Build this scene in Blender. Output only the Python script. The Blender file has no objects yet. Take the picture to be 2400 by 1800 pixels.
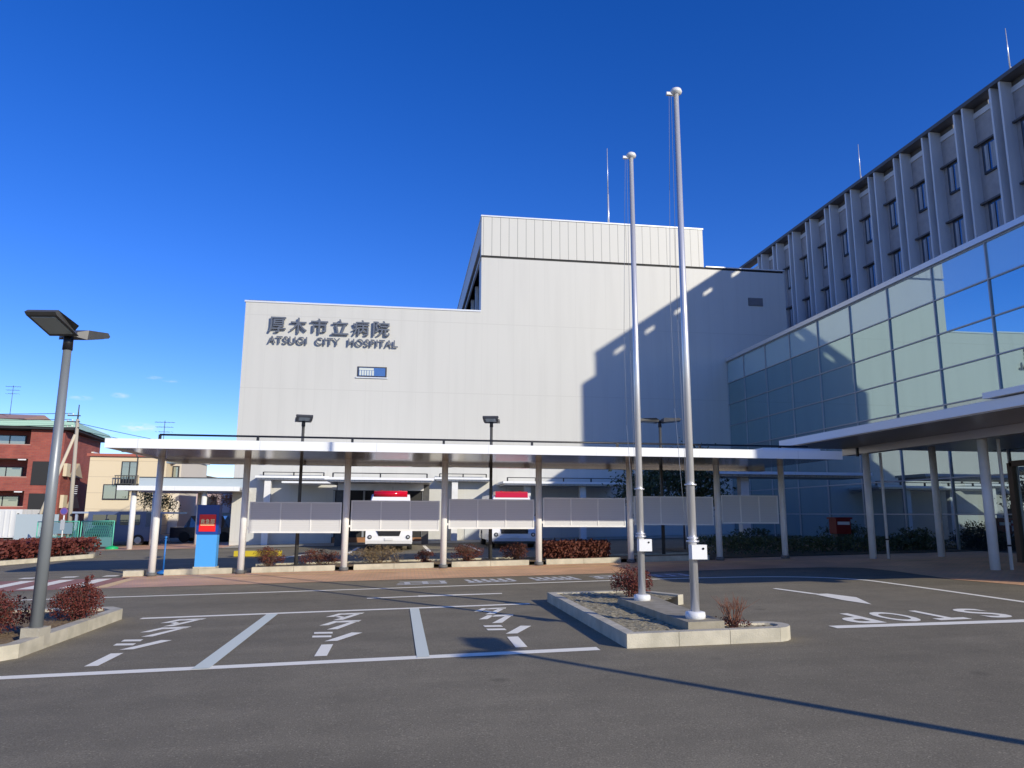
import bpy, bmesh, math, random
from math import radians, sin, cos, pi, atan2
from mathutils import Vector, Matrix
random.seed(7)
C = bpy.context.scene.collection

# ---------------------------------------------------------------- camera
PITCH, ROLL, YAW = radians(10.0248), radians(0.2739), radians(8.1494)
F_PX = 1719.7
c_, s_ = cos(YAW), sin(YAW)
fwd = Vector((s_*cos(PITCH), c_*cos(PITCH), sin(PITCH)))
rt = Vector((c_, -s_, 0)); up = rt.cross(fwd)
r2 = cos(ROLL)*rt + sin(ROLL)*up; u2 = -sin(ROLL)*rt + cos(ROLL)*up
cam = bpy.data.cameras.new('camera'); cam_o = bpy.data.objects.new('camera', cam); C.objects.link(cam_o)
cam.sensor_width = 36; cam.lens = 36*F_PX/2400; cam.clip_start = 0.05; cam.clip_end = 3000
M = Matrix.Identity(4)
for i in range(3):
    M[i][0] = r2[i]; M[i][1] = u2[i]; M[i][2] = -fwd[i]
M[0][3], M[1][3], M[2][3] = 0, 0, 1.6
cam_o.matrix_world = M
bpy.context.scene.camera = cam_o

# ---------------------------------------------------------------- light
SUN = Vector((0.75, -1.0, 0.51)).normalized()          # towards the sun
elev = math.asin(SUN.z); azim = atan2(SUN.x, SUN.y)
sl = bpy.data.lights.new('sun', 'SUN'); so = bpy.data.objects.new('sun', sl); C.objects.link(so)
sl.energy = 4.6; sl.angle = radians(0.53); sl.color = (1.0, 0.92, 0.76)
so.rotation_euler = SUN.to_track_quat('Z', 'Y').to_euler(); so.location = (30, -40, 40)

W = bpy.data.worlds.new('World'); bpy.context.scene.world = W; W.use_nodes = True
nt = W.node_tree; N = nt.nodes; L = nt.links
bg = N['Background']
sky = N.new('ShaderNodeTexSky'); sky.sky_type = 'NISHITA'; sky.sun_disc = False
sky.sun_elevation = elev; sky.sun_rotation = azim
sky.altitude = 50; sky.air_density = 0.85; sky.dust_density = 0.1; sky.ozone_density = 4.0
hsv = N.new('ShaderNodeHueSaturation'); hsv.inputs['Hue'].default_value = .516; hsv.inputs['Saturation'].default_value = 1.28; hsv.inputs['Value'].default_value = 2.1
gm = N.new('ShaderNodeMix'); gm.data_type = 'RGBA'; gm.blend_type = 'MULTIPLY'; gm.inputs['Factor'].default_value = 1; gm.inputs['B'].default_value = (1, .95, 1, 1)
L.new(sky.outputs[0], gm.inputs['A']); L.new(gm.outputs['Result'], hsv.inputs['Color'])
# a few thin clouds low over the houses
geo = N.new('ShaderNodeTexCoord')
def dirpx(x, y):
    v = r2*((x-1200)/F_PX) - u2*((y-900)/F_PX) + fwd
    return v.normalized()
acc = None
for (x, y, sx, sz, a) in ((325, 1002, .030, .0075, .75), (243, 1013, .018, .004, .5), (282, 927, .013, .0045, .55), (187, 932, .018, .004, .4), (360, 885, .016, .003, .3), (400, 893, .014, .003, .3)):
    d = dirpx(x, y)
    sub = N.new('ShaderNodeVectorMath'); sub.operation = 'SUBTRACT'; sub.inputs[1].default_value = d
    L.new(geo.outputs['Generated'], sub.inputs[0])
    mp = N.new('ShaderNodeVectorMath'); mp.operation = 'MULTIPLY'; mp.inputs[1].default_value = (1/sx, 1/sx, 1/sz)
    L.new(sub.outputs[0], mp.inputs[0])
    ln = N.new('ShaderNodeVectorMath'); ln.operation = 'LENGTH'; L.new(mp.outputs[0], ln.inputs[0])
    mr = N.new('ShaderNodeMapRange'); mr.interpolation_type = 'SMOOTHSTEP'
    mr.inputs[1].default_value = 1; mr.inputs[2].default_value = 0; mr.inputs[3].default_value = 0; mr.inputs[4].default_value = a
    L.new(ln.outputs['Value'], mr.inputs[0])
    if acc is None: acc = mr.outputs[0]
    else:
        ad = N.new('ShaderNodeMath'); ad.operation = 'MAXIMUM'; L.new(acc, ad.inputs[0]); L.new(mr.outputs[0], ad.inputs[1]); acc = ad.outputs[0]
sc_ = N.new('ShaderNodeVectorMath'); sc_.operation = 'MULTIPLY'; sc_.inputs[1].default_value = (60, 60, 190); L.new(geo.outputs['Generated'], sc_.inputs[0])
nz = N.new('ShaderNodeTexNoise'); nz.inputs['Scale'].default_value = 1.6; nz.inputs['Detail'].default_value = 5; L.new(sc_.outputs[0], nz.inputs['Vector'])
mrn = N.new('ShaderNodeMapRange'); mrn.inputs[1].default_value = .38; mrn.inputs[2].default_value = .68; L.new(nz.outputs[0], mrn.inputs[0])
mu = N.new('ShaderNodeMath'); mu.operation = 'MULTIPLY'; L.new(acc, mu.inputs[0]); L.new(mrn.outputs[0], mu.inputs[1])
mxc = N.new('ShaderNodeMix'); mxc.data_type = 'RGBA'; L.new(mu.outputs[0], mxc.inputs['Factor']); L.new(hsv.outputs[0], mxc.inputs['A'])
mxc.inputs['B'].default_value = (10.5, 10.8, 11.6, 1)
L.new(mxc.outputs['Result'], bg.inputs['Color'])
bg.inputs['Strength'].default_value = 0.09
vs = bpy.context.scene.view_settings
vs.view_transform = 'Standard'; vs.look = 'None'; vs.gamma = 1; vs.exposure = 0.0

# ---------------------------------------------------------------- helpers
A_, B_ = 0.022, 0.003
def gz(x, y): return A_*x + B_*y

def mat(name, col, rough=.6, metal=0., col2=None, scale=3., detail=4., bump=0., bscale=40., spec=None, stretch=None, clamp=(.35, .65), emit=None):
    m = bpy.data.materials.new(name); m.use_nodes = True
    n = m.node_tree.nodes; l = m.node_tree.links; p = n['Principled BSDF']
    p.inputs['Base Color'].default_value = (*col, 1); p.inputs['Roughness'].default_value = rough; p.inputs['Metallic'].default_value = metal
    if spec is not None: p.inputs['Specular IOR Level'].default_value = spec
    tc = n.new('ShaderNodeTexCoord'); vec = tc.outputs['Object']
    if stretch:
        v = n.new('ShaderNodeVectorMath'); v.operation = 'MULTIPLY'; v.inputs[1].default_value = stretch; l.new(vec, v.inputs[0]); vec = v.outputs[0]
    if col2:
        t = n.new('ShaderNodeTexNoise'); t.inputs['Scale'].default_value = scale; t.inputs['Detail'].default_value = detail; l.new(vec, t.inputs['Vector'])
        r = n.new('ShaderNodeMapRange'); r.inputs[1].default_value = clamp[0]; r.inputs[2].default_value = clamp[1]; l.new(t.outputs[0], r.inputs[0])
        x = n.new('ShaderNodeMix'); x.data_type = 'RGBA'; x.inputs['A'].default_value = (*col, 1); x.inputs['B'].default_value = (*col2, 1)
        l.new(r.outputs[0], x.inputs['Factor']); l.new(x.outputs['Result'], p.inputs['Base Color'])
    if bump:
        t2 = n.new('ShaderNodeTexNoise'); t2.inputs['Scale'].default_value = bscale; t2.inputs['Detail'].default_value = 4; l.new(vec, t2.inputs['Vector'])
        b = n.new('ShaderNodeBump'); b.inputs['Strength'].default_value = bump; b.inputs['Distance'].default_value = .02; l.new(t2.outputs[0], b.inputs['Height']); l.new(b.outputs[0], p.inputs['Normal'])
    return m

def node_math(n, l, op, a, b=None):
    q = n.new('ShaderNodeMath'); q.operation = op
    for i, v in enumerate((a, b)):
        if v is None: continue
        if isinstance(v, (int, float)): q.inputs[i].default_value = v
        else: l.new(v, q.inputs[i])
    return q.outputs[0]

def lines_mat(name, col, dark, axes, rough=.5, metal=0., col2=None, scale=.4, stain=0.):
    """paint or cladding with thin seams: axes = [(axis, pitch, width, offset)]"""
    m = mat(name, col, rough, metal, col2, scale, stretch=None, clamp=(.3, .7))
    n = m.node_tree.nodes; l = m.node_tree.links; p = n['Principled BSDF']
    tc = n.new('ShaderNodeTexCoord'); sp = n.new('ShaderNodeSeparateXYZ'); l.new(tc.outputs['Object'], sp.inputs[0])
    f = None
    for ax, pitch, wd, off in axes:
        v = node_math(n, l, 'ADD', sp.outputs[ax], off + 1000*pitch)
        v = node_math(n, l, 'MODULO', v, pitch)
        v = node_math(n, l, 'LESS_THAN', v, wd)
        f = v if f is None else node_math(n, l, 'MAXIMUM', f, v)
    src = p.inputs['Base Color'].links[0].from_socket if p.inputs['Base Color'].is_linked else None
    if stain:
        vm = n.new('ShaderNodeVectorMath'); vm.operation = 'MULTIPLY'; vm.inputs[1].default_value = (1.6, 1.6, .12); l.new(tc.outputs['Object'], vm.inputs[0])
        t = n.new('ShaderNodeTexNoise'); t.inputs['Scale'].default_value = 1.2; t.inputs['Detail'].default_value = 6; l.new(vm.outputs[0], t.inputs['Vector'])
        r = n.new('ShaderNodeMapRange'); r.inputs[1].default_value = .45; r.inputs[2].default_value = .8; r.inputs[4].default_value = stain; l.new(t.outputs[0], r.inputs[0])
        y = n.new('ShaderNodeMix'); y.data_type = 'RGBA'; y.inputs['A'].default_value = (*col, 1); y.inputs['B'].default_value = (*[c*.78 for c in col], 1)
        if src: l.new(src, y.inputs['A'])
        l.new(r.outputs[0], y.inputs['Factor']); src = y.outputs['Result']
    x = n.new('ShaderNodeMix'); x.data_type = 'RGBA'; x.inputs['A'].default_value = (*col, 1); x.inputs['B'].default_value = (*dark, 1)
    if src: l.new(src, x.inputs['A'])
    l.new(f, x.inputs['Factor']); l.new(x.outputs['Result'], p.inputs['Base Color'])
    return m

def glass(name, base, tint=(.72, .9, .93), fac=.5, rough=.0):
    m = bpy.data.materials.new(name); m.use_nodes = True
    n = m.node_tree.nodes; l = m.node_tree.links; p = n['Principled BSDF']; out = n['Material Output']
    p.inputs['Base Color'].default_value = (*base, 1); p.inputs['Roughness'].default_value = .25
    g = n.new('ShaderNodeBsdfGlossy'); g.inputs['Color'].default_value = (*tint, 1); g.inputs['Roughness'].default_value = rough
    fr = n.new('ShaderNodeFresnel'); fr.inputs['IOR'].default_value = 1.5
    f = node_math(n, l, 'MULTIPLY', fr.outputs[0], 1-fac); f = node_math(n, l, 'ADD', f, fac)
    x = n.new('ShaderNodeMixShader'); l.new(f, x.inputs[0]); l.new(p.outputs[0], x.inputs[1]); l.new(g.outputs[0], x.inputs[2]); l.new(x.outputs[0], out.inputs[0])
    return m

def wloc(o):
    v = Vector((0, 0, 0))
    while o: v += o.location; o = o.parent
    return v

class MB:
    def __init__(s): s.bm = bmesh.new()
    def quad(s, *pts):
        return s.bm.faces.new([s.bm.verts.new(p) for p in pts])
    def box(s, x0, x1, y0, y1, z0, z1, m=None):
        v = [s.bm.verts.new((x, y, z)) for z in (z0, z1) for y in (y0, y1) for x in (x0, x1)]
        for f in ((0, 2, 3, 1), (4, 5, 7, 6), (0, 1, 5, 4), (2, 6, 7, 3), (0, 4, 6, 2), (1, 3, 7, 5)): s.bm.faces.new([v[i] for i in f])
        if m is not None: bmesh.ops.transform(s.bm, matrix=m, verts=v)
        return s
    def cyl(s, p0, p1, r0, r1=None, n=12, caps=True):
        r1 = r0 if r1 is None else r1
        p0, p1 = Vector(p0), Vector(p1); d = (p1-p0).normalized()
        a = d.orthogonal().normalized(); b = d.cross(a)
        ra = [s.bm.verts.new(p0 + r0*(cos(2*pi*i/n)*a + sin(2*pi*i/n)*b)) for i in range(n)]
        rb = [s.bm.verts.new(p1 + r1*(cos(2*pi*i/n)*a + sin(2*pi*i/n)*b)) for i in range(n)]
        for i in range(n): s.bm.faces.new((ra[i], ra[(i+1) % n], rb[(i+1) % n], rb[i])).smooth = True
        if caps: s.bm.faces.new(ra[::-1]); s.bm.faces.new(rb)
        return s
    def tube(s, pts, r, n=6):
        for a, b in zip(pts, pts[1:]): s.cyl(a, b, r, r, n)
        return s
    def lathe(s, prof, cx=0, cy=0, n=20):
        rings = []
        for r, z in prof: rings.append([s.bm.verts.new((cx+r*cos(2*pi*i/n), cy+r*sin(2*pi*i/n), z)) for i in range(n)])
        for a, b in zip(rings, rings[1:]):
            for i in range(n): s.bm.faces.new((a[i], a[(i+1) % n], b[(i+1) % n], b[i])).smooth = True
        s.bm.faces.new(rings[0][::-1]); s.bm.faces.new(rings[-1])
        return s
    def prism(s, poly, z0, z1):
        """poly in xy; z0, z1 numbers or functions of (x, y)"""
        f0 = z0 if callable(z0) else (lambda x, y: z0); f1 = z1 if callable(z1) else (lambda x, y: z1)
        a = [s.bm.verts.new((x, y, f0(x, y))) for x, y in poly]; b = [s.bm.verts.new((x, y, f1(x, y))) for x, y in poly]
        n = len(poly)
        for i in range(n): s.bm.faces.new((a[i], a[(i+1) % n], b[(i+1) % n], b[i]))
        s.bm.faces.new(a[::-1]); s.bm.faces.new(b)
        return s
    def xprof(s, prof, x0, x1, taper=None):
        """profile of (y, z) swept along x"""
        tp = taper or (lambda z: 1.0); cx = (x0+x1)/2; hw = (x1-x0)/2
        a = [s.bm.verts.new((cx-hw*tp(z), y, z)) for y, z in prof]; b = [s.bm.verts.new((cx+hw*tp(z), y, z)) for y, z in prof]
        n = len(prof)
        for i in range(n): s.bm.faces.new((a[i], a[(i+1) % n], b[(i+1) % n], b[i]))
        s.bm.faces.new(a[::-1]); s.bm.faces.new(b)
        return s
    def build(s, name, m, parent=None, local=False, bevel=0., seg=2, smooth=False, kind=None, loc=None, recalc=True):
        if bevel:
            es = [e for e in s.bm.edges if len(e.link_faces) == 2 and e.calc_face_angle(0) > .5]
            bmesh.ops.bevel(s.bm, geom=es, offset=bevel, segments=seg, affect='EDGES', clamp_overlap=True)
        if recalc: bmesh.ops.recalc_face_normals(s.bm, faces=s.bm.faces)
        me = bpy.data.meshes.new(name); 
        off = Vector((0, 0, 0))
        if not local and parent is not None: off = wloc(parent)
        if loc is not None: off = Vector(loc)
        if off.length: bmesh.ops.translate(s.bm, verts=s.bm.verts, vec=-off)
        s.bm.to_mesh(me); s.bm.free()
        if smooth:
            for p in me.polygons: p.use_smooth = True
        me.materials.append(m)
        o = bpy.data.objects.new(name, me); C.objects.link(o)
        if parent is not None: o.parent = parent
        if loc is not None: o.location = loc
        if kind: o['kind'] = kind
        return o

def tag(o, label, cat, group=None):
    o['label'] = label; o['category'] = cat
    if group: o['group'] = group
    return o
def thing(name, label, cat, loc=(0, 0, 0), rz=0, group=None):
    o = bpy.data.objects.new(name, None); C.objects.link(o); o.location = loc; o.rotation_euler = (0, 0, rz); o.empty_display_size = .2
    return tag(o, label, cat, group)
KIDS = {}
def copy_tree(o, parent=None):
    c = o.copy(); C.objects.link(c)
    if parent is not None: c.parent = parent
    for ch in [k for k in bpy.data.objects if k.parent == o]: copy_tree(ch, c)
    return c

def text_mesh(body, w, h, extrude=0., bold=0., spacing=1.0):
    """lettering mesh filling a w x h box, lower left corner at the origin, in the xy plane"""
    cu = bpy.data.curves.new('lettering', 'FONT'); cu.body = body; cu.extrude = extrude; cu.offset = bold; cu.space_character = spacing; cu.resolution_u = 4
    o = bpy.data.objects.new('lettering', cu); C.objects.link(o)
    dg = bpy.context.evaluated_depsgraph_get(); me = bpy.data.meshes.new_from_object(o.evaluated_get(dg))
    bpy.data.objects.remove(o)
    xs = [v.co.x for v in me.vertices]; ys = [v.co.y for v in me.vertices]
    x0, x1, y0, y1 = min(xs), max(xs), min(ys), max(ys)
    for v in me.vertices:
        v.co.x = (v.co.x-x0)/(x1-x0)*w; v.co.y = (v.co.y-y0)/(y1-y0)*h
    return me
def add_text(mb, body, x, y, w, h, extrude, bold, M4, spacing=1.0):
    me = text_mesh(body, w, h, extrude, bold, spacing)
    b2 = bmesh.new(); b2.from_mesh(me); bmesh.ops.translate(b2, verts=b2.verts, vec=(x, y, 0)); bmesh.ops.transform(b2, matrix=M4, verts=b2.verts)
    t = bpy.data.meshes.new('t'); b2.to_mesh(t); b2.free(); mb.bm.from_mesh(t); bpy.data.meshes.remove(t); bpy.data.meshes.remove(me)

# ---------------------------------------------------------------- materials
def asphalt_mat():
    m = mat('asphalt', (.135, .132, .13), .9)
    n = m.node_tree.nodes; l = m.node_tree.links; p = n['Principled BSDF']
    tc = n.new('ShaderNodeTexCoord'); v = tc.outputs['Object']
    def noise(sc, det=4, rough=.5):
        t = n.new('ShaderNodeTexNoise'); t.inputs['Scale'].default_value = sc; t.inputs['Detail'].default_value = det; t.inputs['Roughness'].default_value = rough; l.new(v, t.inputs['Vector']); return t.outputs[0]
    def mr(s, a, b, c=0, d=1):
        r = n.new('ShaderNodeMapRange'); r.inputs[1].default_value = a; r.inputs[2].default_value = b; r.inputs[3].default_value = c; r.inputs[4].default_value = d; l.new(s, r.inputs[0]); return r.outputs[0]
    big = mr(noise(.22, 5), .3, .7, .87, 1.12)
    med = mr(noise(1.7, 6, .65), .3, .7, .9, 1.1)
    sv = n.new('ShaderNodeVectorMath'); sv.operation = 'MULTIPLY'; sv.inputs[1].default_value = (.18, 1.5, 1); l.new(v, sv.inputs[0])
    st_ = n.new('ShaderNodeTexNoise'); st_.inputs['Scale'].default_value = 1.1; st_.inputs['Detail'].default_value = 5; l.new(sv.outputs[0], st_.inputs['Vector'])
    big = node_math(n, l, 'MULTIPLY', big, mr(st_.outputs[0], .3, .7, .9, 1.1))
    fine = mr(noise(85, 3, .7), .3, .7, .62, 1.38)
    vor = n.new('ShaderNodeTexVoronoi'); vor.inputs['Scale'].default_value = 95; l.new(v, vor.inputs['Vector'])
    sepc = n.new('ShaderNodeSeparateColor'); l.new(vor.outputs['Color'], sepc.inputs[0])
    speck = mr(sepc.outputs[0], .94, 1.0, 1.0, 1.6)
    k = node_math(n, l, 'MULTIPLY', big, med); k = node_math(n, l, 'MULTIPLY', k, fine); k = node_math(n, l, 'MULTIPLY', k, speck)
    # darker drips of oil in the stalls
    vo = n.new('ShaderNodeTexVoronoi'); vo.inputs['Scale'].default_value = .8; l.new(v, vo.inputs['Vector'])
    oil = mr(vo.outputs['Distance'], .03, .1, .72, 1.0); k = node_math(n, l, 'MULTIPLY', k, oil)
    mx = n.new('ShaderNodeMix'); mx.data_type = 'RGBA'; mx.blend_type = 'MULTIPLY'; mx.inputs['Factor'].default_value = 1
    mx.inputs['A'].default_value = (.212, .184, .124, 1); l.new(k, mx.inputs['B']); l.new(mx.outputs['Result'], p.inputs['Base Color'])
    b = n.new('ShaderNodeBump'); b.inputs['Strength'].default_value = .55; b.inputs['Distance'].default_value = .006; l.new(noise(120, 3, .7), b.inputs['Height']); l.new(b.outputs[0], p.inputs['Normal'])
    p.inputs['Specular IOR Level'].default_value = .25
    return m
MA = asphalt_mat()
def paint_mat(name, col):
    m = mat(name, col, .7, bump=.2, bscale=120)
    n = m.node_tree.nodes; l = m.node_tree.links; p = n['Principled BSDF']
    tc = n.new('ShaderNodeTexCoord')
    t = n.new('ShaderNodeTexNoise'); t.inputs['Scale'].default_value = 26; t.inputs['Detail'].default_value = 6; t.inputs['Roughness'].default_value = .7; l.new(tc.outputs['Object'], t.inputs['Vector'])
    r = n.new('ShaderNodeMapRange'); r.inputs[1].default_value = .62; r.inputs[2].default_value = .74; r.inputs[4].default_value = .7; l.new(t.outputs[0], r.inputs[0])
    x = n.new('ShaderNodeMix'); x.data_type = 'RGBA'; x.inputs['A'].default_value = (*col, 1); x.inputs['B'].default_value = (.3, .3, .3, 1); l.new(r.outputs[0], x.inputs['Factor']); l.new(x.outputs['Result'], p.inputs['Base Color'])
    return m
M_paint = paint_mat('road_paint', (.95, .90, .73)); M_paint2 = paint_mat('road_paint_bluish', (.7, .74, .62))
M_yel = paint_mat('yellow_tile', (.8, .56, .27))
def brick_mat(name, c1, c2, mortar, scale, w, h, off=.5, bump=.3, vertical=None, rough=.8):
    m = mat(name, c1, rough); n = m.node_tree.nodes; l = m.node_tree.links; p = n['Principled BSDF']
    tc = n.new('ShaderNodeTexCoord'); vec = tc.outputs['Object']
    if vertical:
        sp = n.new('ShaderNodeSeparateXYZ'); l.new(vec, sp.inputs[0]); cb = n.new('ShaderNodeCombineXYZ')
        su = node_math(n, l, 'ADD', sp.outputs[0], sp.outputs[1]); l.new(su, cb.inputs[0]); l.new(sp.outputs[2], cb.inputs[1]); vec = cb.outputs[0]
    b = n.new('ShaderNodeTexBrick'); b.inputs['Color1'].default_value = (*c1, 1); b.inputs['Color2'].default_value = (*c2, 1); b.inputs['Mortar'].default_value = (*mortar, 1)
    b.inputs['Scale'].default_value = scale; b.inputs['Brick Width'].default_value = w; b.inputs['Row Height'].default_value = h; b.inputs['Mortar Size'].default_value = .012; b.offset = off
    l.new(vec, b.inputs['Vector']); 
    t = n.new('ShaderNodeTexNoise'); t.inputs['Scale'].default_value = .9; t.inputs['Detail'].default_value = 5; l.new(tc.outputs['Object'], t.inputs['Vector'])
    r = n.new('ShaderNodeMapRange'); r.inputs[1].default_value = .3; r.inputs[2].default_value = .7; r.inputs[3].default_value = .8; r.inputs[4].default_value = 1.15; l.new(t.outputs[0], r.inputs[0])
    x = n.new('ShaderNodeMix'); x.data_type = 'RGBA'; x.blend_type = 'MULTIPLY'; x.inputs['Factor'].default_value = 1; l.new(b.outputs['Color'], x.inputs['A']); l.new(r.outputs[0], x.inputs['B'])
    l.new(x.outputs['Result'], p.inputs['Base Color'])
    bp = n.new('ShaderNodeBump'); bp.inputs['Strength'].default_value = bump; bp.inputs['Distance'].default_value = .01; l.new(b.outputs['Fac'], bp.inputs['Height']); bp.invert = True; l.new(bp.outputs[0], p.inputs['Normal'])
    return m
M_pave = brick_mat('brown_paving', (.78, .44, .23), (.68, .38, .2), (.52, .34, .21), 1, .2, .1, rough=.55)
M_redpave = brick_mat('red_crossing', (.40, .17, .12), (.34, .15, .11), (.3, .17, .13), 1, .2, .1)
M_kerb = mat('kerb_concrete', (.42, .385, .29), .85, col2=(.56, .51, .39), scale=4, bump=.3, bscale=60)
M_conc = mat('concrete', (.35, .32, .25), .85, col2=(.43, .40, .32), scale=3, bump=.25, bscale=50)
M_soil = mat('soil', (.17, .14, .075), .95, col2=(.42, .36, .22), scale=17, detail=10, bump=.9, bscale=30, clamp=(.38, .58))
M_dirt = mat('leaf_litter', (.16, .1, .05), .95, col2=(.28, .2, .1), scale=22, detail=8, bump=1., bscale=40)
M_white = lines_mat('white_cladding', (.55, .547, .505), (.495, .49, .45), [(0, .9, .014, 0), (2, 4.01, .045, .12)], .45, stain=.3)
M_seam = lines_mat('seamed_cladding', (.57, .565, .515), (.27, .27, .25), [(0, .5, .034, 0)], .45)
M_dark = mat('black_gap', (.02, .02, .02), .7)
M_cap = mat('metal_capping', (.7, .72, .72), .35, .2)
M_letter = mat('sign_letter_metal', (.13, .145, .17), .4, .2)
M_steelw = mat('white_steel', (.78, .78, .76), .35, col2=(.7, .7, .68), scale=2.5)
M_fascia = lines_mat('white_fascia', (.8, .81, .8), (.62, .63, .62), [(2, 5, .008, 1.67), (0, 2.72, .012, 0)], .35)
M_soffit = lines_mat('metal_soffit', (.62, .57, .52), (.25, .23, .21), [(1, .22, .012, 0)], .16, .85, col2=(.55, .5, .46), scale=.8)
M_soff2 = lines_mat('dark_soffit', (.36, .34, .33), (.12, .12, .12), [(0, .22, .012, 0)], .3, .6)
M_black = mat('black_steel', (.02, .02, .022), .4, .3)
M_alu = mat('brushed_aluminium', (.78, .77, .75), .32, .55, col2=(.68, .67, .66), scale=6, stretch=(1, 1, .1))
M_lamp = mat('lamp_paint_and_pole_shade', (.085, .085, .08), .5, .1, col2=(.065, .065, .065), scale=6)  # dark head paint; on the rear lamp poles it stands for shade
M_lpole = mat('lamp_pole_grey', (.25, .27, .28), .4, .25, col2=(.2, .22, .23), scale=5, stretch=(1, 1, .2))
M_lens = mat('lamp_lens', (.36, .4, .38), .25)
M_screen = lines_mat('frosted_screen', (.57, .575, .58), (.53, .535, .54), [(2, .05, .014, 0)], .5)
M_glass = glass('curtain_glass', (.008, .02, .04), tint=(.63, .87, .9), fac=.56)
M_glass_sp = glass('spandrel_glass', (.36, .5, .55), fac=.34)
M_glass_low = glass('lobby_glass', (.008, .014, .02), fac=.42)
M_mull = mat('mullion', (.34, .36, .38), .4, .3)
M_tower = mat('tower_panel', (.40, .385, .39), .8, col2=(.34, .33, .335), scale=3)
M_fin = mat('tower_fin', (.66, .67, .69), .6, col2=(.56, .57, .59), scale=1.2, stretch=(1, 1, .2))
M_eave = mat('dark_eave', (.09, .085, .085), .6)
M_win = glass('tower_window_glass', (.01, .015, .03), tint=(.5, .6, .75), fac=.2)
M_curt = mat('curtain', (.5, .53, .56), .9, col2=(.2, .22, .26), scale=9, stretch=(1, 3, .05))
M_wframe = mat('window_frame_dark', (.03, .03, .035), .5)
M_redleaf = mat('red_leaf', (.085, .014, .011), .75, col2=(.15, .03, .018), scale=14)
M_redleaf2 = mat('rust_leaf', (.15, .042, .018), .75, col2=(.075, .016, .012), scale=12)
M_dryleaf = mat('dry_leaf', (.24, .18, .09), .8, col2=(.16, .11, .06), scale=12)
M_green = mat('dark_green_leaf', (.04, .065, .025), .6, col2=(.085, .105, .035), scale=5)
M_twig = mat('twig', (.13, .085, .06), .9); M_bark = mat('bark', (.09, .07, .06), .95, bump=.6, bscale=30)

# ---------------------------------------------------------------- ground, paving, markings
def sheet(name, polys, m, lift, sub=None):
    b = MB()
    for poly in polys: b.quad(*[(x, y, gz(x, y)+lift) for x, y in poly])
    return b.build(name, m, kind='structure')
b = MB(); R = 900
b.quad((-R, -R, gz(-R, -R)), (R, -R, gz(R, -R)), (R, R, gz(R, R)), (-R, R, gz(-R, R)))
b.build('asphalt_ground', MA, kind='structure')
PV = [(-6.8, 18.05), (9.4, 18.05), (10.6, 17.9), (11.35, 17.4), (11.5, 16.4), (11.35, 14.2), (11.7, 13.0), (11.9, 11), (12, 6), (18.6, 6), (18.6, 21.9), (9.6, 21.9), (9.6, 21.35), (-7.4, 21.35), (-7.0, 20.4)]
sheet('pavement', [PV], M_pave, .006)
sheet('tactile_strip', [[(-6.95, 20.3), (11.2, 20.3), (11.2, 20.45), (-6.97, 20.45)], [(-6.9, 18.2), (-6.6, 18.2), (-6.7, 20.29), (-6.97, 20.29)], [(12.5, 19.2), (18, 19.2), (18, 19.32), (12.5, 19.32)]], M_yel, .011)
sheet('crossing_surface', [[(-20, 18.1), (-6.92, 18.1), (-7.02, 20.9), (-20, 20.9)]], M_redpave, .006)
zeb = []
for i in range(13):
    x = -7.66 - .9*i
    zeb.append([(x, 18.35), (x+.36, 18.35), (x+.28, 20.7), (x-.08, 20.7)])
sheet('zebra_crossing', zeb, M_paint, .011)
dash = [[(-7.95-1.03*i, 21.5), (-7.6-1.03*i, 21.5), (-7.6-1.03*i, 21.85), (-7.95-1.03*i, 21.85)] for i in range(8)]
sheet('crossing_dashes', dash, M_paint, .006)
def strip(pts, w):
    out = []
    for (a, b_) in zip(pts, pts[1:]):
        d = Vector((b_[0]-a[0], b_[1]-a[1])); n = Vector((-d.y, d.x)).normalized()*w/2
        out.append([(a[0]-n.x, a[1]-n.y), (b_[0]-n.x, b_[1]-n.y), (b_[0]+n.x, b_[1]+n.y), (a[0]+n.x, a[1]+n.y)])
    return out
def curve_pts(P, n=10):
    out = []
    for i in range(len(P)-1):
        p0 = Vector(P[max(i-1, 0)]); p1 = Vector(P[i]); p2 = Vector(P[i+1]); p3 = Vector(P[min(i+2, len(P)-1)])
        for k in range(n):
            t = k/n
            out.append(tuple(.5*((2*p1) + (p2-p0)*t + (2*p0-5*p1+4*p2-p3)*t*t + (3*p1-p0-3*p2+p3)*t**3)))
    out.append(tuple(P[-1])); return out
def strip_joined(pts, w):
    L_ = []; 
    for i, p in enumerate(pts):
        a = Vector(pts[max(i-1, 0)]); c = Vector(pts[min(i+1, len(pts)-1)]); d = (c-a).normalized(); n = Vector((-d.y, d.x))*w/2
        L_.append(((p[0]-n.x, p[1]-n.y), (p[0]+n.x, p[1]+n.y)))
    return [[a[0], b_[0], b_[1], a[1]] for a, b_ in zip(L_, L_[1:])]
lane = strip_joined([(-22, 16.1), (-9, 16.1)] + curve_pts([(-8, 16.1), (-1, 16.12), (4, 16.28), (7.2, 16.2), (8.75, 15.75), (9.55, 14.9), (9.72, 13.9), (9.83, 10.9), (9.9, 4)]), .13)
sheet('lane_line', lane, M_paint, .004)
sheet('stall_line', [[(-9, 8.31), (2.25, 8.31+.2), (2.25, 8.70), (-9, 8.46)]], M_paint, .004)
sheet('stall_line', [[(-4.05, 12.62), (2.16, 12.74), (2.16, 12.88), (-4.05, 12.77)]], M_paint, .004)
sheet('stall_divider', [[(-2.16, 8.46), (-1.98, 8.46), (-1.96, 12.66), (-2.14, 12.66)], [(.18, 8.55), (.32, 8.55), (.28, 12.7), (.13, 12.7)]], M_paint2, .008)
sheet('road_dash', [[(-.65, 14.36), (.3, 14.42), (.3, 14.55), (-.65, 14.48)], [(.3, 14.38), (1.9, 14.42), (1.9, 14.55), (.3, 14.6)]], M_paint, .004)
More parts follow.
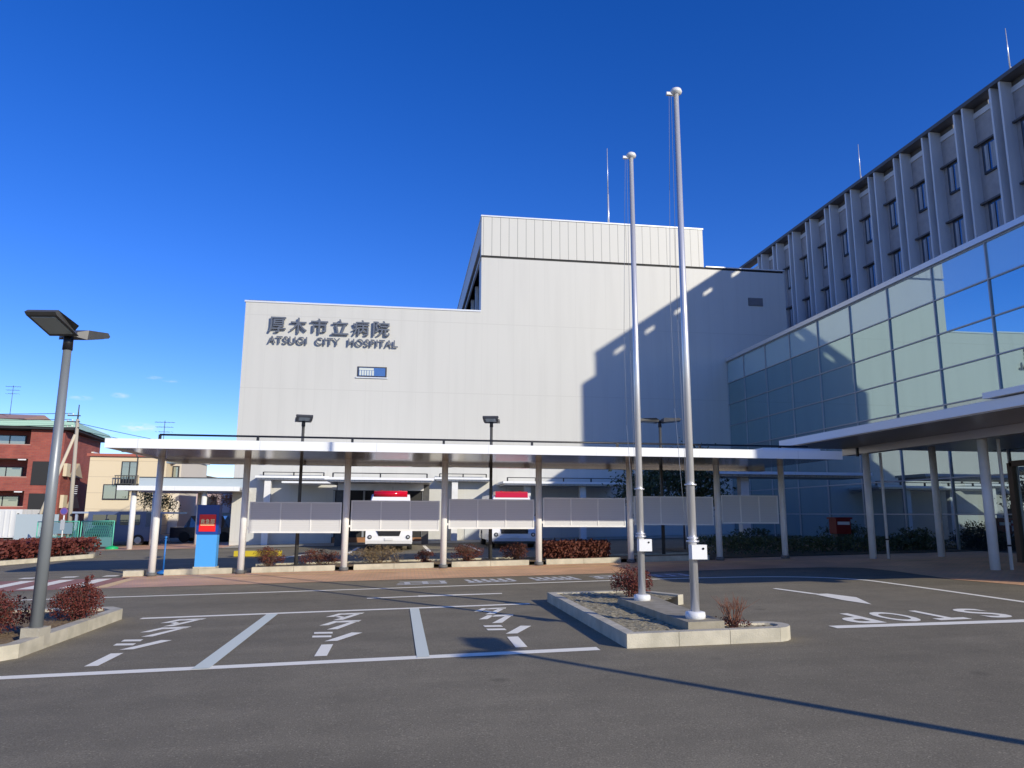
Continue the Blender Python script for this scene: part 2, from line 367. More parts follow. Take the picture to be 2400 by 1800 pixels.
# katakana for TAXI, written down each stall, built stroke by stroke in a unit cell (u across, v up)
KU = [[(.28, 1), (.50, 1), (.20, .5), (-.02, .5)], [(.42, 1), (1, 1), (.94, .78), (.34, .78)], [(.76, .84), (1.0, .98), (.50, 0), (.24, 0)]]
CELL = {'ta': KU + [[(.34, .60), (.58, .34), (.48, .22), (.24, .48)]], 'ku': KU,
        'shi': [[(-.02, 1), (.42, .95), (.44, .76), (0, .81)], [(.0, .62), (.44, .57), (.46, .38), (.02, .43)], [(.36, 0), (.64, 0), (1.14, .74), (.88, .80)]]}
def taxi(name, x0, tilt=0):
    polys = []
    for key, y0, y1 in (('shi', 9.85, 10.62), ('ku', 10.80, 11.60), ('ta', 11.70, 12.42)):
        for st in CELL[key]:
            P = [Vector((x0 + .02 + u*.56, y0 + v*(y1-y0))) for u, v in st]; cc = sum(P, Vector((0, 0)))/len(P)
            polys.append([tuple(p) for p in P])
    polys.append([(x0+.21, 8.88), (x0+.35, 8.88), (x0+.35, 9.62), (x0+.21, 9.62)])
    return sheet(name, polys, M_paint, .006)
for x0 in (-3.58, -1.17, 1.12): taxi('taxi_marking', x0)
sheet('stop_line', [[(5.6, 9.22), (9.7, 9.0), (9.7, 9.22), (5.6, 9.43)]], M_paint, .006)
b = MB()
Mst = Matrix.Translation((8.52, 10.42, 0)) @ Matrix.Rotation(pi, 4, 'Z')
for ch, x, w in (('S', 0, .42), ('T', .74, .48), ('O', 1.36, .46), ('P', 2.02, .42)): add_text(b, ch, x, 0, w, .92, 0, .022, Mst)
for v in b.bm.verts: v.co.z = gz(v.co.x, v.co.y)+.005
b.build('stop_marking', M_paint, kind='structure')
sheet('arrow_marking', [[(7.06, 13.75), (7.16, 13.8), (7.42, 12.75), (7.3, 12.62)], [(7.27, 12.75), (7.57, 12.72), (7.74, 12.1), (7.42, 11.2), (7.31, 11.8), (7.3, 12.62)]], M_paint, .006)
# worn lettering along the kerb lane, too worn to read: loose strokes
random.seed(3); pol = []
for (xa, xb, slant) in ((-.15, 1.05, 0), (1.4, 2.55, 1), (2.9, 4.0, 1), (4.3, 5.3, 0), (5.7, 6.7, 0)):
    y0, y1 = 16.65, 17.55
    n = 6
    for i in range(n):
        u = xa + (xb-xa)*i/n
        if slant: pol.append([(u, y1), (u+.1, y1), (u+.2, y0+random.random()*.3), (u+.1, y0+random.random()*.3)])
        elif i % 2: pol.append([(u, y0+.1), (u+.13, y0+.1), (u+.1, y1-.25*random.random()), (u-.02, y1-.3*random.random())])
    for k in range(2 if slant else 3):
        yy = y0 + .12 + k*.3; pol.append([(xa+.1*random.random(), yy), (xb-.1*random.random(), yy), (xb-.1, yy+.1), (xa+.05, yy+.1)])
sheet('lane_lettering', [p if True else p for p in pol], paint_mat('worn_paint', (.6, .61, .6)), .004)

# ---------------------------------------------------------------- white hospital block
hosp = thing('hospital_building', 'big white panel-clad hospital block with metal lettering and stepped roof', 'building', (4, 40, gz(4, 40)))
b = MB(); b.box(-8.84, 3.93, 40, 45, -.4, 12.83); hw = b.build('low_wing', M_white, hosp)
b = MB(); b.box(-8.9, 3.93, 39.96, 45.04, 12.83, 12.92); b.build('roof_coping', M_cap, hosp)
b = MB(); b.box(-8.84, -7.4, 40.6, 44, 12.92, 13.12); b.build('roof_upstand', M_dark, hosp)
b = MB(); b.box(4.6, 22.4, 40, 62, -.4, 16.06); b.box(3.93, 4.6, 40, 41.2, -.4, 16.06); b.box(3.93, 4.6, 60.5, 62, -.4, 16.06); b.box(3.932, 4.6, 41.2, 60.5, 12.6, 13.1); b.build('tall_wing', M_white, hosp)
b = MB(); b.box(3.97, 22.36, 40.06, 62, 16.06, 16.2); b.build('shadow_gap', M_dark, hosp)
b = MB(); b.box(4.62, 17.3, 40, 60, 16.2, 18.55); b.box(3.91, 4.62, 40, 60, 17.15, 18.55); b.box(3.91, 4.62, 40, 40.6, 16.2, 17.15); b.build('penthouse_cladding', M_seam, hosp)
b = MB(); b.box(3.87, 17.34, 39.96, 60.04, 18.55, 18.63); b.build('penthouse_coping', M_cap, hosp)
b = MB(); b.box(17.42, 22.45, 39.96, 62, 16.2, 16.26); b.build('roof_coping', M_cap, hosp)
b = MB(); b.box(3.86, 4.6, 40.3, 60, 16.06, 16.2); b.build('ledge', M_white, hosp)
b = MB()
for y in (42.5, 45.5, 48.5, 51.5, 54.5, 57.5): b.box(4.1, 4.3, y, y+.15, 13.1, 16.06)
b.build('louver_post', M_cap, hosp)
b = MB(); b.box(4.55, 4.59, 41.2, 60.5, 13.1, 16.06); b.box(4.57, 4.61, 40.6, 60, 16.2, 17.15); b.build('dark_louver', M_dark, hosp)
# small strip window with a blind half drawn
wn = MB().box(-2.78, -1.2, 39.975, 40.02, 8.88, 9.46).build('window', M_wframe, hosp)
MB().box(-2.70, -1.28, 39.962, 39.974, 8.95, 9.40).build('pane', glass('strip_window_glass', (.05, .1, .2), (.6, .7, .85), .25), wn)
b = MB()
for i in range(6): b.box(-2.66+i*.135, -2.56+i*.135, 39.952, 39.960, 8.97, 9.24)
b.box(-2.68, -1.9, 39.952, 39.960, 9.26, 9.38); b.build('blind', mat('window_blind', (.55, .6, .56), .8), wn)
MB().box(-2.85, -1.13, 39.93, 39.972, 8.82, 8.88).build('sill', M_cap, wn)
gr = MB().box(20.0, 20.92, 39.96, 40.02, 13.93, 14.42).build('vent_grille', mat('grille_grey', (.12, .12, .13), .6), hosp)
b = MB()
for i in range(6): b.box(20.03, 20.89, 39.94, 39.958, 13.96+i*.075, 14.0+i*.075)
b.build('slat', mat('slat_grey', (.2, .2, .22), .5), gr)
Mw = Matrix.Translation((0, 39.86, 0)) @ Matrix.Rotation(pi/2, 4, 'X')
b = MB()
for i, ch in enumerate('厚木市立病院'): add_text(b, ch, -7.55 + i*1.108, 11.16, .9, .86, .05, .009, Mw)
b.build('kanji_lettering', M_letter, hosp)
b = MB(); add_text(b, 'ATSUGI  CITY  HOSPITAL', -7.52, 10.56, 6.88, .40, .04, .009, Mw, 1.12); b.build('latin_lettering', M_letter, hosp)
b = MB()
for x in (-8.7, ): b.cyl((x-.02, 39.95, 0), (x-.02, 39.95, 12.8), .03)
# ground-floor openings behind the ambulance bay
sh = MB().box(-3.75, .95, 39.95, 40.02, .05, 2.78).build('bay_opening', M_dark, hosp)
MB().box(-3.7, .9, 39.93, 39.948, .05, .34).build('wooden_kick_rail', mat('brown_wood', (.3, .14, .06), .6), sh)
b = MB()
for x in (-3.75, -2.2, -.65, .9): b.box(x, x+.1, 39.9, 39.945, .36, 2.75)
b.build('post', M_mull, sh)
MB().box(3.2, 4.6, 39.96, 40.02, .2, 2.3).build('service_door', mat('pale_door', (.55, .57, .56), .5), hosp)

# lightning rods
def rod(x, y, z0, h, label, lean=0.):
    t = thing('lightning_rod', label, 'lightning rod', (x, y, z0), 0, 'lightning rods on the roofs')
    MB().cyl((x, y, z0-.05), (x+lean*.5, y, z0+h*.45), .07, .055, 8).build('lower_tube', M_alu, t)
    MB().cyl((x+lean*.5, y, z0+h*.45), (x+lean, y, z0+h), .035, .02, 8).build('needle', M_alu, t)
    MB().cyl((x, y, z0-.05), (x, y, z0+.1), .16, .16, 8).build('base_flange', M_black, t)
rod(11.9, 41.5, 18.6, 5.6, 'thin rod standing on the seamed white penthouse of the white block')
rod(30.2, 43.1, 22.6, 4.2, 'thin rod on the ward tower roof, the shorter-looking one above the farther bays')
rod(30.2, 30.4, 22.6, 4.0, 'thin rod on the ward tower roof above the nearest bays')

# ---------------------------------------------------------------- ward tower with fins
tow = thing('ward_tower', 'grey ward tower with vertical fins and dark overhanging eave', 'building', (34, 34, gz(34, 34)))
Y0, PIT = 28.87, 2.44                       # a fin edge and the bay pitch
ys = [Y0 + PIT*k for k in range(-5, 11)]    # near fin of each pair
b = MB(); b.box(28.75, 46, 15.6, 58, -.5, 21.3); b.box(28.0, 28.75, 15.6, 16.6, -.5, 21.3); b.build('core_block', M_tower, tow)
MB().box(28.65, 28.745, 16.6, 58, 9.0, 22.05).build('wall', M_tower, tow)
b = MB(); b.box(28.58, 28.75, 16.66, 58, 21.83, 22.12); b.build('frieze', M_fin, tow)
MB().box(27.95, 28.72, 16.7, 58, 22.42, 22.62).build('eave_slab', M_eave, tow)
b = MB()
for y in ys[:-1]: b.box(28.64, 28.70, y+1.48, y+PIT+.7, 22.122, 22.418)
b.build('eave_infill', M_eave, tow)
fin0 = None
for y in ys:
    for yy in (y, y+.59):
        if fin0 is None:
            fin0 = MB().box(28.0, 28.646, y, y+.11, 9.0, 22.415).build('fin', M_fin, tow, bevel=.012, seg=1)
            fy = y
        else:
            o = fin0.copy(); C.objects.link(o); o.location = (0, yy-fy, 0)
# window bays: a pale reveal strip beside the far fin, spandrel, hood, window
win0 = None; hood0 = None; wy0 = None
for y in ys[:-1]:
    ya, yb = y+.70, y+PIT            # clear bay between fin pairs
    for zt in (20.22, 17.08, 13.94):
        if win0 is None:
            wy0, wz0 = ya, zt
            win0 = MB().box(28.56, 28.648, ya+.42, yb-.32, zt-1.62, zt).build('window', M_wframe, tow)
            MB().box(28.545, 28.558, ya+.50, yb-.38, zt-1.54, zt-.1).build('pane', M_win, win0)
            b = MB()
            for i in range(14):
                u0 = ya+.54+i*.05; d = .012*(i % 2)
                if i in (6, 7, 8): continue
                b.quad((28.538-d, u0, zt-1.5), (28.538-.012+d, u0+.05, zt-1.5), (28.538-.012+d, u0+.05, zt-.16), (28.538-d, u0, zt-.16))
            b.build('curtain', M_curt, win0)
            MB().box(28.40, 28.556, ya+.3, yb-.01, zt+.0, zt+.09).build('hood', M_eave, win0)
            MB().box(28.53, 28.543, ya+.95, ya+1.0, zt-1.54, zt-.1).build('mullion', M_wframe, win0)
            kids = [k for k in bpy.data.objects if k.parent == win0]
        else:
            o = win0.copy(); C.objects.link(o); o.location = (0, ya-wy0, zt-wz0)
            for k in kids: c = k.copy(); C.objects.link(c); c.parent = o
b = MB()
for y in ys[:-1]:
    b.box(28.60, 28.648, y+.71, y+PIT-.01, 20.32, 20.38); b.box(28.60, 28.648, y+.71, y+PIT-.01, 17.2, 17.24)
b.build('panel_joint', M_eave, tow)

# ---------------------------------------------------------------- glass wing
gl = thing('glass_wing', 'long glass curtain-wall wing joining the white block, with a dark gridded facade', 'building', (20, 26, gz(20, 26)))
XG = 18.5
rows = [10.40, 9.15, 7.90, 6.65, 5.40, 4.15, 2.88, 1.65, .45]
cols = [40.0] + [37.87-2.5*i for i in range(14)]
random.seed(11)
for j in range(len(rows)-1):
    zt, zb = rows[j], rows[j+1]
    for i in range(len(cols)-1):
        y1, y0 = cols[i], cols[i+1]
        if j >= 4 and y0 < 10: continue
        m = M_glass_sp if j == 0 else (M_glass if j < 4 else M_glass_low)
        e = [random.uniform(-.003, .003) for _ in range(3)]
        b = MB(); b.quad((XG+e[0], y0+.02, zb+.02), (XG+e[0]+e[2]-e[1], y0+.02, zt-.02), (XG+e[2], y1-.02, zt-.02), (XG+e[1], y1-.02, zb+.02))
        b.build('glass_pane', m, gl, recalc=False)
b = MB()
for y in cols: b.box(XG-.05, XG+.05, y-.024, y+.024, .45, 10.4)
b.build('mullion', M_mull, gl)
b = MB()
for z in rows: b.box(XG-.045, XG+.045, cols[-1], 40, z-.022, z+.022)
b.build('transom', M_mull, gl)
MB().box(XG-.14, XG+.5, cols[-1], 39.95, 10.43, 10.62).build('coping', mat('coping_metal', (.62, .65, .68), .35, .4), gl)
MB().box(XG+.06, 22.3, cols[-1], 39.9, 0.2, 10.42).build('core', mat('glass_core', (.03, .04, .05), .8), gl)
MB().box(XG-.1, XG+.05, cols[-1], 39.95, -.3, .44).build('plinth', M_conc, gl)
# entrance overhang
ov = MB().box(11.5, 18.4, 8.2, 21.3, 3.64, 3.70).build('entrance_soffit', M_soff2, gl)
MB().box(11.5, 18.4, 8.2, 21.3, 3.705, 3.86).build('entrance_roof', M_cap, gl)
MB().box(11.44, 11.495, 8.14, 21.34, 3.66, 3.865).build('entrance_fascia', M_fascia, gl)
MB().box(11.36, 13.5, 8.1, 13.0, 3.90, 4.02).build('upper_ledge', M_fascia, gl)
MB().box(13.45, 13.75, 8.2, 21.2, 3.42, 3.636).build('beam', M_soff2, gl)
for (x, y, r) in ((13.55, 20.2, .1), (13.75, 15.9, .11), (15.75, 20.2, .1), (13.75, 11.4, .11), (15.75, 14.0, .1)):
    MB().cyl((x, y, gz(x, y)-.05), (x, y, 3.43 if x < 14 else 3.637), r, r, 20).build('column', M_steelw, gl)
for (x, y) in ((13.86, 19.95), (14.05, 15.75)):
    dp = MB().cyl((x, y, gz(x, y)), (x, y, 3.42), .04, .04, 10).build('drain_pipe', M_steelw, gl)
    MB().cyl((x, y, .9), (x, y, .94), .055, .055, 10).build('bracket', M_black, dp)
# glazed entrance lobby at the right
M_bronze = mat('bronze_frame', (.1, .07, .05), .4, .4)
b = MB()
for y in (17.6, 15.5, 13.4, 11.3): b.box(15.95, 16.1, y-.08, y+.08, .3, 3.0)
b.box(15.95, 16.1, 11.3, 17.6, 2.9, 3.05); b.box(16.1, 18.4, 17.52, 17.6, 2.9, 3.05)
b.build('lobby_frame', M_bronze, gl)
MB().quad((16.0, 11.3, .3), (16.0, 17.55, .3), (16.0, 17.55, 2.9), (16.0, 11.3, 2.9)) and None
b = MB(); b.quad((16.02, 11.3, .3), (16.02, 17.5, .3), (16.02, 17.5, 2.9), (16.02, 11.3, 2.9)); b.quad((16.1, 17.56, .3), (18.4, 17.56, .3), (18.4, 17.56, 2.9), (16.1, 17.56, 2.9)); b.build('lobby_glass', M_glass_low, gl)

# ---------------------------------------------------------------- walkway canopy
CX = [-6.6] + [-4.34+2.725*i for i in range(6)] + [11.36]
YC = 21.2
can = thing('walkway_canopy', 'long flat white walkway canopy on round white columns', 'canopy', (2, YC, gz(2, YC)))
MB().box(-6.87, 11.42, 18.0, 18.05, 3.05, 3.27).build('fascia', M_fascia, can, bevel=.006, seg=1)
MB().box(-6.87, -6.82, 18.06, 22.6, 3.05, 3.27).build('side_fascia', M_fascia, can)
MB().box(-6.81, 11.42, 18.06, 22.6, 3.14, 3.25).build('roof', M_cap, can)
MB().box(-6.81, 11.42, 18.07, 22.3, 3.08, 3.135).build('soffit', M_soffit, can)
MB().box(-6.81, 11.42, 22.32, 22.6, 2.98, 3.135).build('rear_beam', M_soffit, can)
b = MB()
b.tube([(-6.1, 19.3, 3.50), (11.2, 19.3, 3.50)], .025)
for i in range(9): b.box(-6.12+i*2.35, -6.06+i*2.35, 19.27, 19.33, 3.25, 3.5)
b.build('roof_rail', M_black, can)
MB().box(9.7, 11.4, 19.0, 20.6, 3.25, 3.42).build('roof_box', M_fascia, can)
for x in CX:
    cfy = YC
    co = MB().cyl((x, cfy, gz(x, cfy)), (x, cfy, 3.09), .09, .09, 20).build('column', M_steelw, can)
    MB().cyl((x, cfy, gz(x, cfy)), (x, cfy, gz(x, cfy)+.1), .125, .125, 20).build('foot_sleeve', mat('column_foot', (.12, .12, .12), .7) if 'column_foot' not in bpy.data.materials else bpy.data.materials['column_foot'], co)
names = ['behind the left-hand shrub with bare lower stems', 'showing the first ambulance above and below it', 'left of the second ambulance', 'with the second lamp post and red-topped ambulance', 'half in shadow behind the far flagpole', 'wholly shaded beside the entrance']
plabels = ['frosted screen panel right of the blue sign, sunlit along its lower half', 'frosted screen panel with the first ambulance showing above and below it', 'frosted screen panel with the second ambulance behind its right half', 'frosted screen panel just left of the far flagpole above a red hedge', 'frosted screen panel between the two flagpoles, crossed by a slanting shadow edge', 'narrower frosted screen panel wholly in shade at the canopy end by the entrance']
for k in range(6):
    x0, x1 = CX[k+1]+.13, CX[k+2]-.13
    xm = (x0+x1)/2; zb = gz(xm, YC)+1.05 ; zt = zb+.84
    t = thing('screen_panel', plabels[k], 'screen', (xm, YC+.04, zb), 0, 'screen panels between the canopy columns')
    b = MB(); w = .035
    y0, y1 = YC+.02, YC+.06
    b.box(x0, x1, y0, y1, zb, zb+.045); b.box(x0, x1, y0, y1, zt-.03, zt)
    for i in range(4):
        xx = x0 + (x1-x0-w)*i/3; b.box(xx, xx+w, y0, y1, zb+.046, zt-.031)
    b.build('frame', M_steelw, t)
    for i in range(3):
        xa = x0 + (x1-x0-w)*i/3 + w; xb = x0 + (x1-x0-w)*(i+1)/3
        MB().box(xa, xb, y0+.015, y1-.015, zb+.046, zt-.031).build('frosted_sheet', M_screen, t)
    MB().box(x0-.05, x0, y0+.01, y1-.01, zb+.1, zb+.16).build('bracket', M_steelw, t)

# ---------------------------------------------------------------- kerbs and planting bed
b = MB()
def kerb_run(b, x0, x1, y0, y1, h, seg=.9):
    n = max(1, round((x1-x0)/seg))
    for i in range(n):
        a = x0+(x1-x0)*i/n+.004; c = x0+(x1-x0)*(i+1)/n-.004
        b.prism([(a, y0), (c, y0), (c, y1), (a, y1)], lambda x, y: gz(x, y)-.05, lambda x, y: gz(x, y)+h)
for a, c in zip(CX, CX[1:]):
    if a < 8: kerb_run(b, a+.25, c-.25, 21.38, 21.53, .15)
kerb_run(b, -7.35, -6.85, 21.3, 21.55, .15)
kerb_run(b, -4.3, 9.0, 23.0, 23.14, .14)
b.build('kerb', M_kerb, kind='structure', bevel=.015, seg=1)
sheet('planting_bed', [[(-4.2, 21.53), (9.3, 21.53), (9.3, 23.0), (-4.2, 23.0)]], M_dirt, .09)

# ---------------------------------------------------------------- islands
def kerb_loop(name, pts, w, h, m, parent=None, closed=True, gap=.006):
    """kerb stones following a polyline, outer edge given, inset by w (points anticlockwise)"""
    n = len(pts); P = [Vector(p) for p in pts]; inner = []
    for i in range(n):
        a = P[(i-1) % n]; p = P[i]; c = P[(i+1) % n]
        d1 = (p-a).normalized(); d2 = (c-p).normalized(); n1 = Vector((-d1.y, d1.x)); n2 = Vector((-d2.y, d2.x))
        if not closed and i == 0: n1 = n2
        if not closed and i == n-1: n2 = n1
        k = (n1+n2); k = k/max(k.length_squared/2, .35)
        inner.append(p + k*w)
    b = MB()
    for i in range(n if closed else n-1):
        a, c, ai, ci = P[i], P[(i+1) % n], inner[i], inner[(i+1) % n]
        m_ = max(1, round((c-a).length/.62)); 
        for k in range(m_):
            t0, t1 = k/m_, (k+1)/m_; ln = (c-a).length
            g = gap/ln/2 if m_ > 1 or ln > .3 else 0
            q = [a.lerp(c, t0+g), a.lerp(c, t1-g), ai.lerp(ci, t1-g), ai.lerp(ci, t0+g)]
            b.prism([tuple(v) for v in q], lambda x, y: gz(x, y)-.05, lambda x, y: gz(x, y)+h)
    return b, inner
isl = bpy.data.objects.new('traffic_island', None); C.objects.link(isl); isl.location = (3.5, 10.5, gz(3.5, 10.5)); isl['kind'] = 'structure'
arc = [(4.40 + .28*cos(a), 8.79 + .27*sin(a)) for a in [radians(d) for d in (-80, -55, -30, -5, 20, 45, 70, 95)]]
OUT = [(4.61, 12.05), (4.12, 12.93), (2.5, 13.0), (2.57, 8.54)] + arc + [(3.88, 9.07)]
b, inn = kerb_loop('kerb', OUT, .13, .16, M_kerb, closed=False)
b.build('kerb', M_kerb, isl, bevel=.018, seg=2)
def bumpy(name, poly, z, m, parent, n=26, amp=.03, seed=1):
    random.seed(seed)
    xs = [p[0] for p in poly]; ys = [p[1] for p in poly]; b = MB(); V = {}
    def inside(x, y):
        r = False; j = len(poly)-1
        for i in range(len(poly)):
            if (poly[i][1] > y) != (poly[j][1] > y) and x < (poly[j][0]-poly[i][0])*(y-poly[i][1])/(poly[j][1]-poly[i][1])+poly[i][0]: r = not r
            j = i
        return r
    dx = (max(xs)-min(xs))/n; dy = (max(ys)-min(ys))/n
    for i in range(n+1):
        for j in range(n+1):
            x = min(xs)+i*dx; y = min(ys)+j*dy; V[i, j] = b.bm.verts.new((x, y, gz(x, y)+z+random.uniform(-amp, amp)))
    for i in range(n):
        for j in range(n):
            x = min(xs)+(i+.5)*dx; y = min(ys)+(j+.5)*dy
            if inside(x, y): b.bm.faces.new((V[i, j], V[i+1, j], V[i+1, j+1], V[i, j+1]))
    bmesh.ops.delete(b.bm, geom=[v for v in b.bm.verts if not v.link_faces], context='VERTS')
    return b.build(name, m, parent, smooth=True)
bumpy('soil', [(2.64, 8.62), (4.4, 8.6), (4.58, 8.8), (4.4, 9.0), (3.86, 9.0), (3.8, 11.2), (4.5, 12.0), (4.06, 12.86), (2.58, 12.92)], .138, M_soil, isl, 44, .011, 4)
b = MB(); b.prism([(3.27, 11.3), (3.385, 8.72), (3.84, 8.72), (3.82, 10.3), (3.86, 11.35)], lambda x, y: gz(x, y)-.05, lambda x, y: gz(x, y)+.235)
b.build('concrete_plinth', mat('plinth_concrete', (.27, .24, .17), .9, col2=(.36, .32, .24), scale=5, bump=.3, bscale=50), isl, bevel=.015, seg=1)
li = bpy.data.objects.new('traffic_island', None); C.objects.link(li); li.location = (-5.5, 11, gz(-5.5, 11)); li['kind'] = 'structure'
OUT2 = [(-12, 1.2), (-4.46, 9.36), (-4.30, 12.55), (-4.55, 13.05), (-12, 13.6)]
OUT2 = [(-10, 2.5), (-5.9, 7.55), (-4.36, 9.60), (-4.34, 12.72), (-4.6, 13.05), (-10, 13.4)]
b, inn2 = kerb_loop('kerb', OUT2, .17, .16, M_kerb)
b.build('kerb', M_kerb, li, bevel=.018, seg=2)
bumpy('soil', [((p[0]+q[0])/2, (p[1]+q[1])/2) for p, q in zip(OUT2, [tuple(v) for v in inn2])], .12, M_dirt, li, 50, .025, 5)

# ---------------------------------------------------------------- flagpoles
fp = thing('flagpole', 'tall silver flagpole on the near end of the kerbed island, with a white winch box', 'flagpole', (3.62, 9.0, 0), 0, 'silver flagpoles on the island')
def build_flagpole(t, zb):
    h = 7.42 - zb
    MB().lathe([(.115, -.02), (.125, .03), (.12, .075), (.085, .085)], 0, 0, 24).build('base_collar', M_steelw, t, local=True)
    MB().cyl((0, 0, .08), (0, 0, h), .054, .036, 24).build('pole', M_alu, t, local=True)
    b = MB(); b.lathe([(.03, h-.035), (.077, h-.012), (.084, h+.012), (.072, h+.045), (.04, h+.066), (.01, h+.07)], 0, 0, 24); b.box(-.14, -.06, -.02, .02, h-.045, h-.005)
    b.build('truck_cap', M_steelw, t, local=True)
    MB().lathe([(.05, .915), (.08, .92), (.08, .937), (.05, .94)], 0, 0, 24).build('collar', M_alu, t, local=True)
    MB().lathe([(.05, .955), (.07, .96), (.07, .975), (.05, .98)], 0, 0, 24).build('collar', M_alu, t, local=True)
    MB().lathe([(.048, 1.62), (.076, 1.625), (.076, 1.64), (.048, 1.645)], 0, 0, 24).build('collar', M_alu, t, local=True)
    bx = MB().box(-.07, .125, -.145, -.035, .715, .89).build('winch_box', M_steelw, t, local=True, bevel=.012)
    MB().cyl((.075, -.146, .845), (.075, -.154, .842), .014, .014, 10).build('keyhole', M_black, bx, local=True)
    b = MB(); b.tube([(-.10, 0, h-.03), (-.15, -.02, 5.6), (-.20, -.04, 4.0), (-.19, -.04, 2.6), (-.09, -.02, .98)], .003, 5); b.tube([(-.07, 0, h-.03), (-.085, .02, 3.8), (-.06, -.02, .98)], .003, 5)
    b.build('halyard', mat('halyard_rope', (.2, .22, .26), .8), t, local=True)
zb = gz(3.62, 9.0)+.235; fp.location = (3.59, 9.0, zb); build_flagpole(fp, zb)
fp2 = copy_tree(fp); fp2.location = (3.53, 10.9, gz(3.53, 10.9)+.235)
fp2['label'] = 'silver flagpole on the far end of the kerbed island, before a red shrub'

# ---------------------------------------------------------------- lamp posts
def build_lamp(t, H, r0, r1, plinth=True, heads=2, pm=None, tilt=.24, hw=.19):
    if plinth: MB().box(-.115, .115, -.115, .115, -.1, .12).build('concrete_footing', M_conc, t, local=True, bevel=.015)
    b = MB(); b.cyl((0, 0, .1), (0, 0, H-.18), r0, r1, 20); b.build('pole', pm or M_lamp, t, local=True)
    MB().cyl((0, 0, H-.2), (0, 0, H+.02), r1+.012, r1+.008, 16).build('pole_head', M_black, t, local=True)
    for s in ((1, -1) if heads == 2 else (1,)):
        b = MB()
        prof = [(.02, -.02), (.10, -.06), (.62, -.045), (.66, -.02), (.60, .035), (.12, .07), (.03, .045)]
        a1 = [b.bm.verts.new((s*x, -hw if .05 < x else -.09, z+H)) for x, z in prof]; a2 = [b.bm.verts.new((s*x, hw if .05 < x else .09, z+H)) for x, z in prof]
        n = len(prof)
        for i in range(n): b.bm.faces.new((a1[i], a1[(i+1) % n], a2[(i+1) % n], a2[i]))
        b.bm.faces.new(a1[::-1]); b.bm.faces.new(a2)
        lh = b.build('lamp_head', M_lamp, t, local=True, bevel=.012)
        bb = MB(); bb.box(.17, .58, -.15, .15, 0, .006)
        v = bb.bm.verts
        for q in v: q.co.x *= s; q.co.z += H-.066 + (abs(q.co.x)-.17)*.033
        bb.build('lens', M_lens, lh, local=True)
        for o_ in (lh.children[0] if lh.children else None, lh):
            if o_ is None: continue
            for v in o_.data.vertices: v.co.z += tilt*abs(v.co.x)
z0 = gz(-4.47, 10.2)+.14
lp = thing('street_lamp', 'grey twin-headed lamp post standing in the near shrub bed at the left', 'street lamp', (-4.47, 10.2, z0), radians(-97), 'grey lamp posts'); build_lamp(lp, 3.9-z0, .075, .05, pm=M_lpole)
lp2 = thing('street_lamp', 'grey lamp post behind the first screen panel right of the blue sign', 'street lamp', (-3.0, 21.95, gz(-3, 21.95)+.05), radians(-80), 'grey lamp posts'); build_lamp(lp2, 4.28-lp2.location.z, .055, .042, False, tilt=.06, hw=.23)  # rear poles darker than the near one: backlit shade put into the colour
lp3 = copy_tree(lp2); lp3.location = (2.55, 22.2, gz(2.55, 22.2)+.05); lp3.rotation_euler.z = radians(-100); lp3['label'] = 'grey lamp post beside the second ambulance, behind the canopy'
lp4 = copy_tree(lp2); lp4.location = (7.95, 22.3, gz(7.95, 22.3)+.05); lp4.rotation_euler.z = radians(165); lp4['label'] = 'grey lamp post in the shade between the flagpoles, by the dark tree'
lp5 = copy_tree(lp); lp5.location = (7.05, .85, gz(7.05, .85)+.1); lp5.rotation_euler.z = radians(-97); lp5['label'] = 'grey lamp post whose long shadow crosses the asphalt in front of the island'

# ---------------------------------------------------------------- plants
def leaves(b, cx, cy, cz, rx, ry, rz, n, s, seed, shell=.5, flat=0.):
    random.seed(seed)
    cl = [(random.gauss(0, .5), random.gauss(0, .5), random.gauss(0, .5)) for _ in range(max(6, n//45))]
    for i in range(n):
        c = random.choice(cl)
        p = Vector((c[0]+random.gauss(0, .2), c[1]+random.gauss(0, .2), c[2]+random.gauss(0, .22)))
        if p.length > 1.25: p = p.normalized()*random.uniform(.8, 1.2)
        x, y, z = cx+p.x*rx, cy+p.y*ry, max(cz-rz*.95, cz+p.z*rz)
        d = Vector((random.gauss(0, 1), random.gauss(0, 1), random.gauss(0, 1)+.5)).normalized(); u = d.orthogonal().normalized(); v = d.cross(u)
        k = s*random.uniform(.6, 1.3); a = random.uniform(0, 2*pi); u, v = u*cos(a)+v*sin(a), v*cos(a)-u*sin(a)
        P = Vector((x, y, z))
        f = b.bm.faces.new([b.bm.verts.new(P-u*k*.5), b.bm.verts.new(P+v*k*.28+d*k*.08), b.bm.verts.new(P+u*k*.5), b.bm.verts.new(P-v*k*.28+d*k*.08)])
def twigs(b, cx, cy, z0, rx, ry, h, n, seed, r=.006, fork=True):
    random.seed(seed)
    for i in range(n):
        a = random.uniform(0, 2*pi); t = random.uniform(.3, 1)
        p0 = Vector((cx+random.gauss(0, .12)*rx, cy+random.gauss(0, .12)*ry, z0-.03)); p1 = Vector((cx+cos(a)*rx*t*.55, cy+sin(a)*ry*t*.55, z0+h*random.uniform(.35, .6))); p2 = Vector((cx+cos(a)*rx*t, cy+sin(a)*ry*t, z0+h*random.uniform(.65, 1.05)))
        b.cyl(p0, p1, r*1.4, r, 5, False); b.cyl(p1, p2, r, r*.4, 5, False)
        if fork:
            for _ in range(3):
                q = p1.lerp(p2, random.random()*.6); b.cyl(q, q+Vector((random.gauss(0, .3)*rx, random.gauss(0, .3)*ry, random.uniform(.1, .4)*h)), r*.6, r*.25, 4, False)
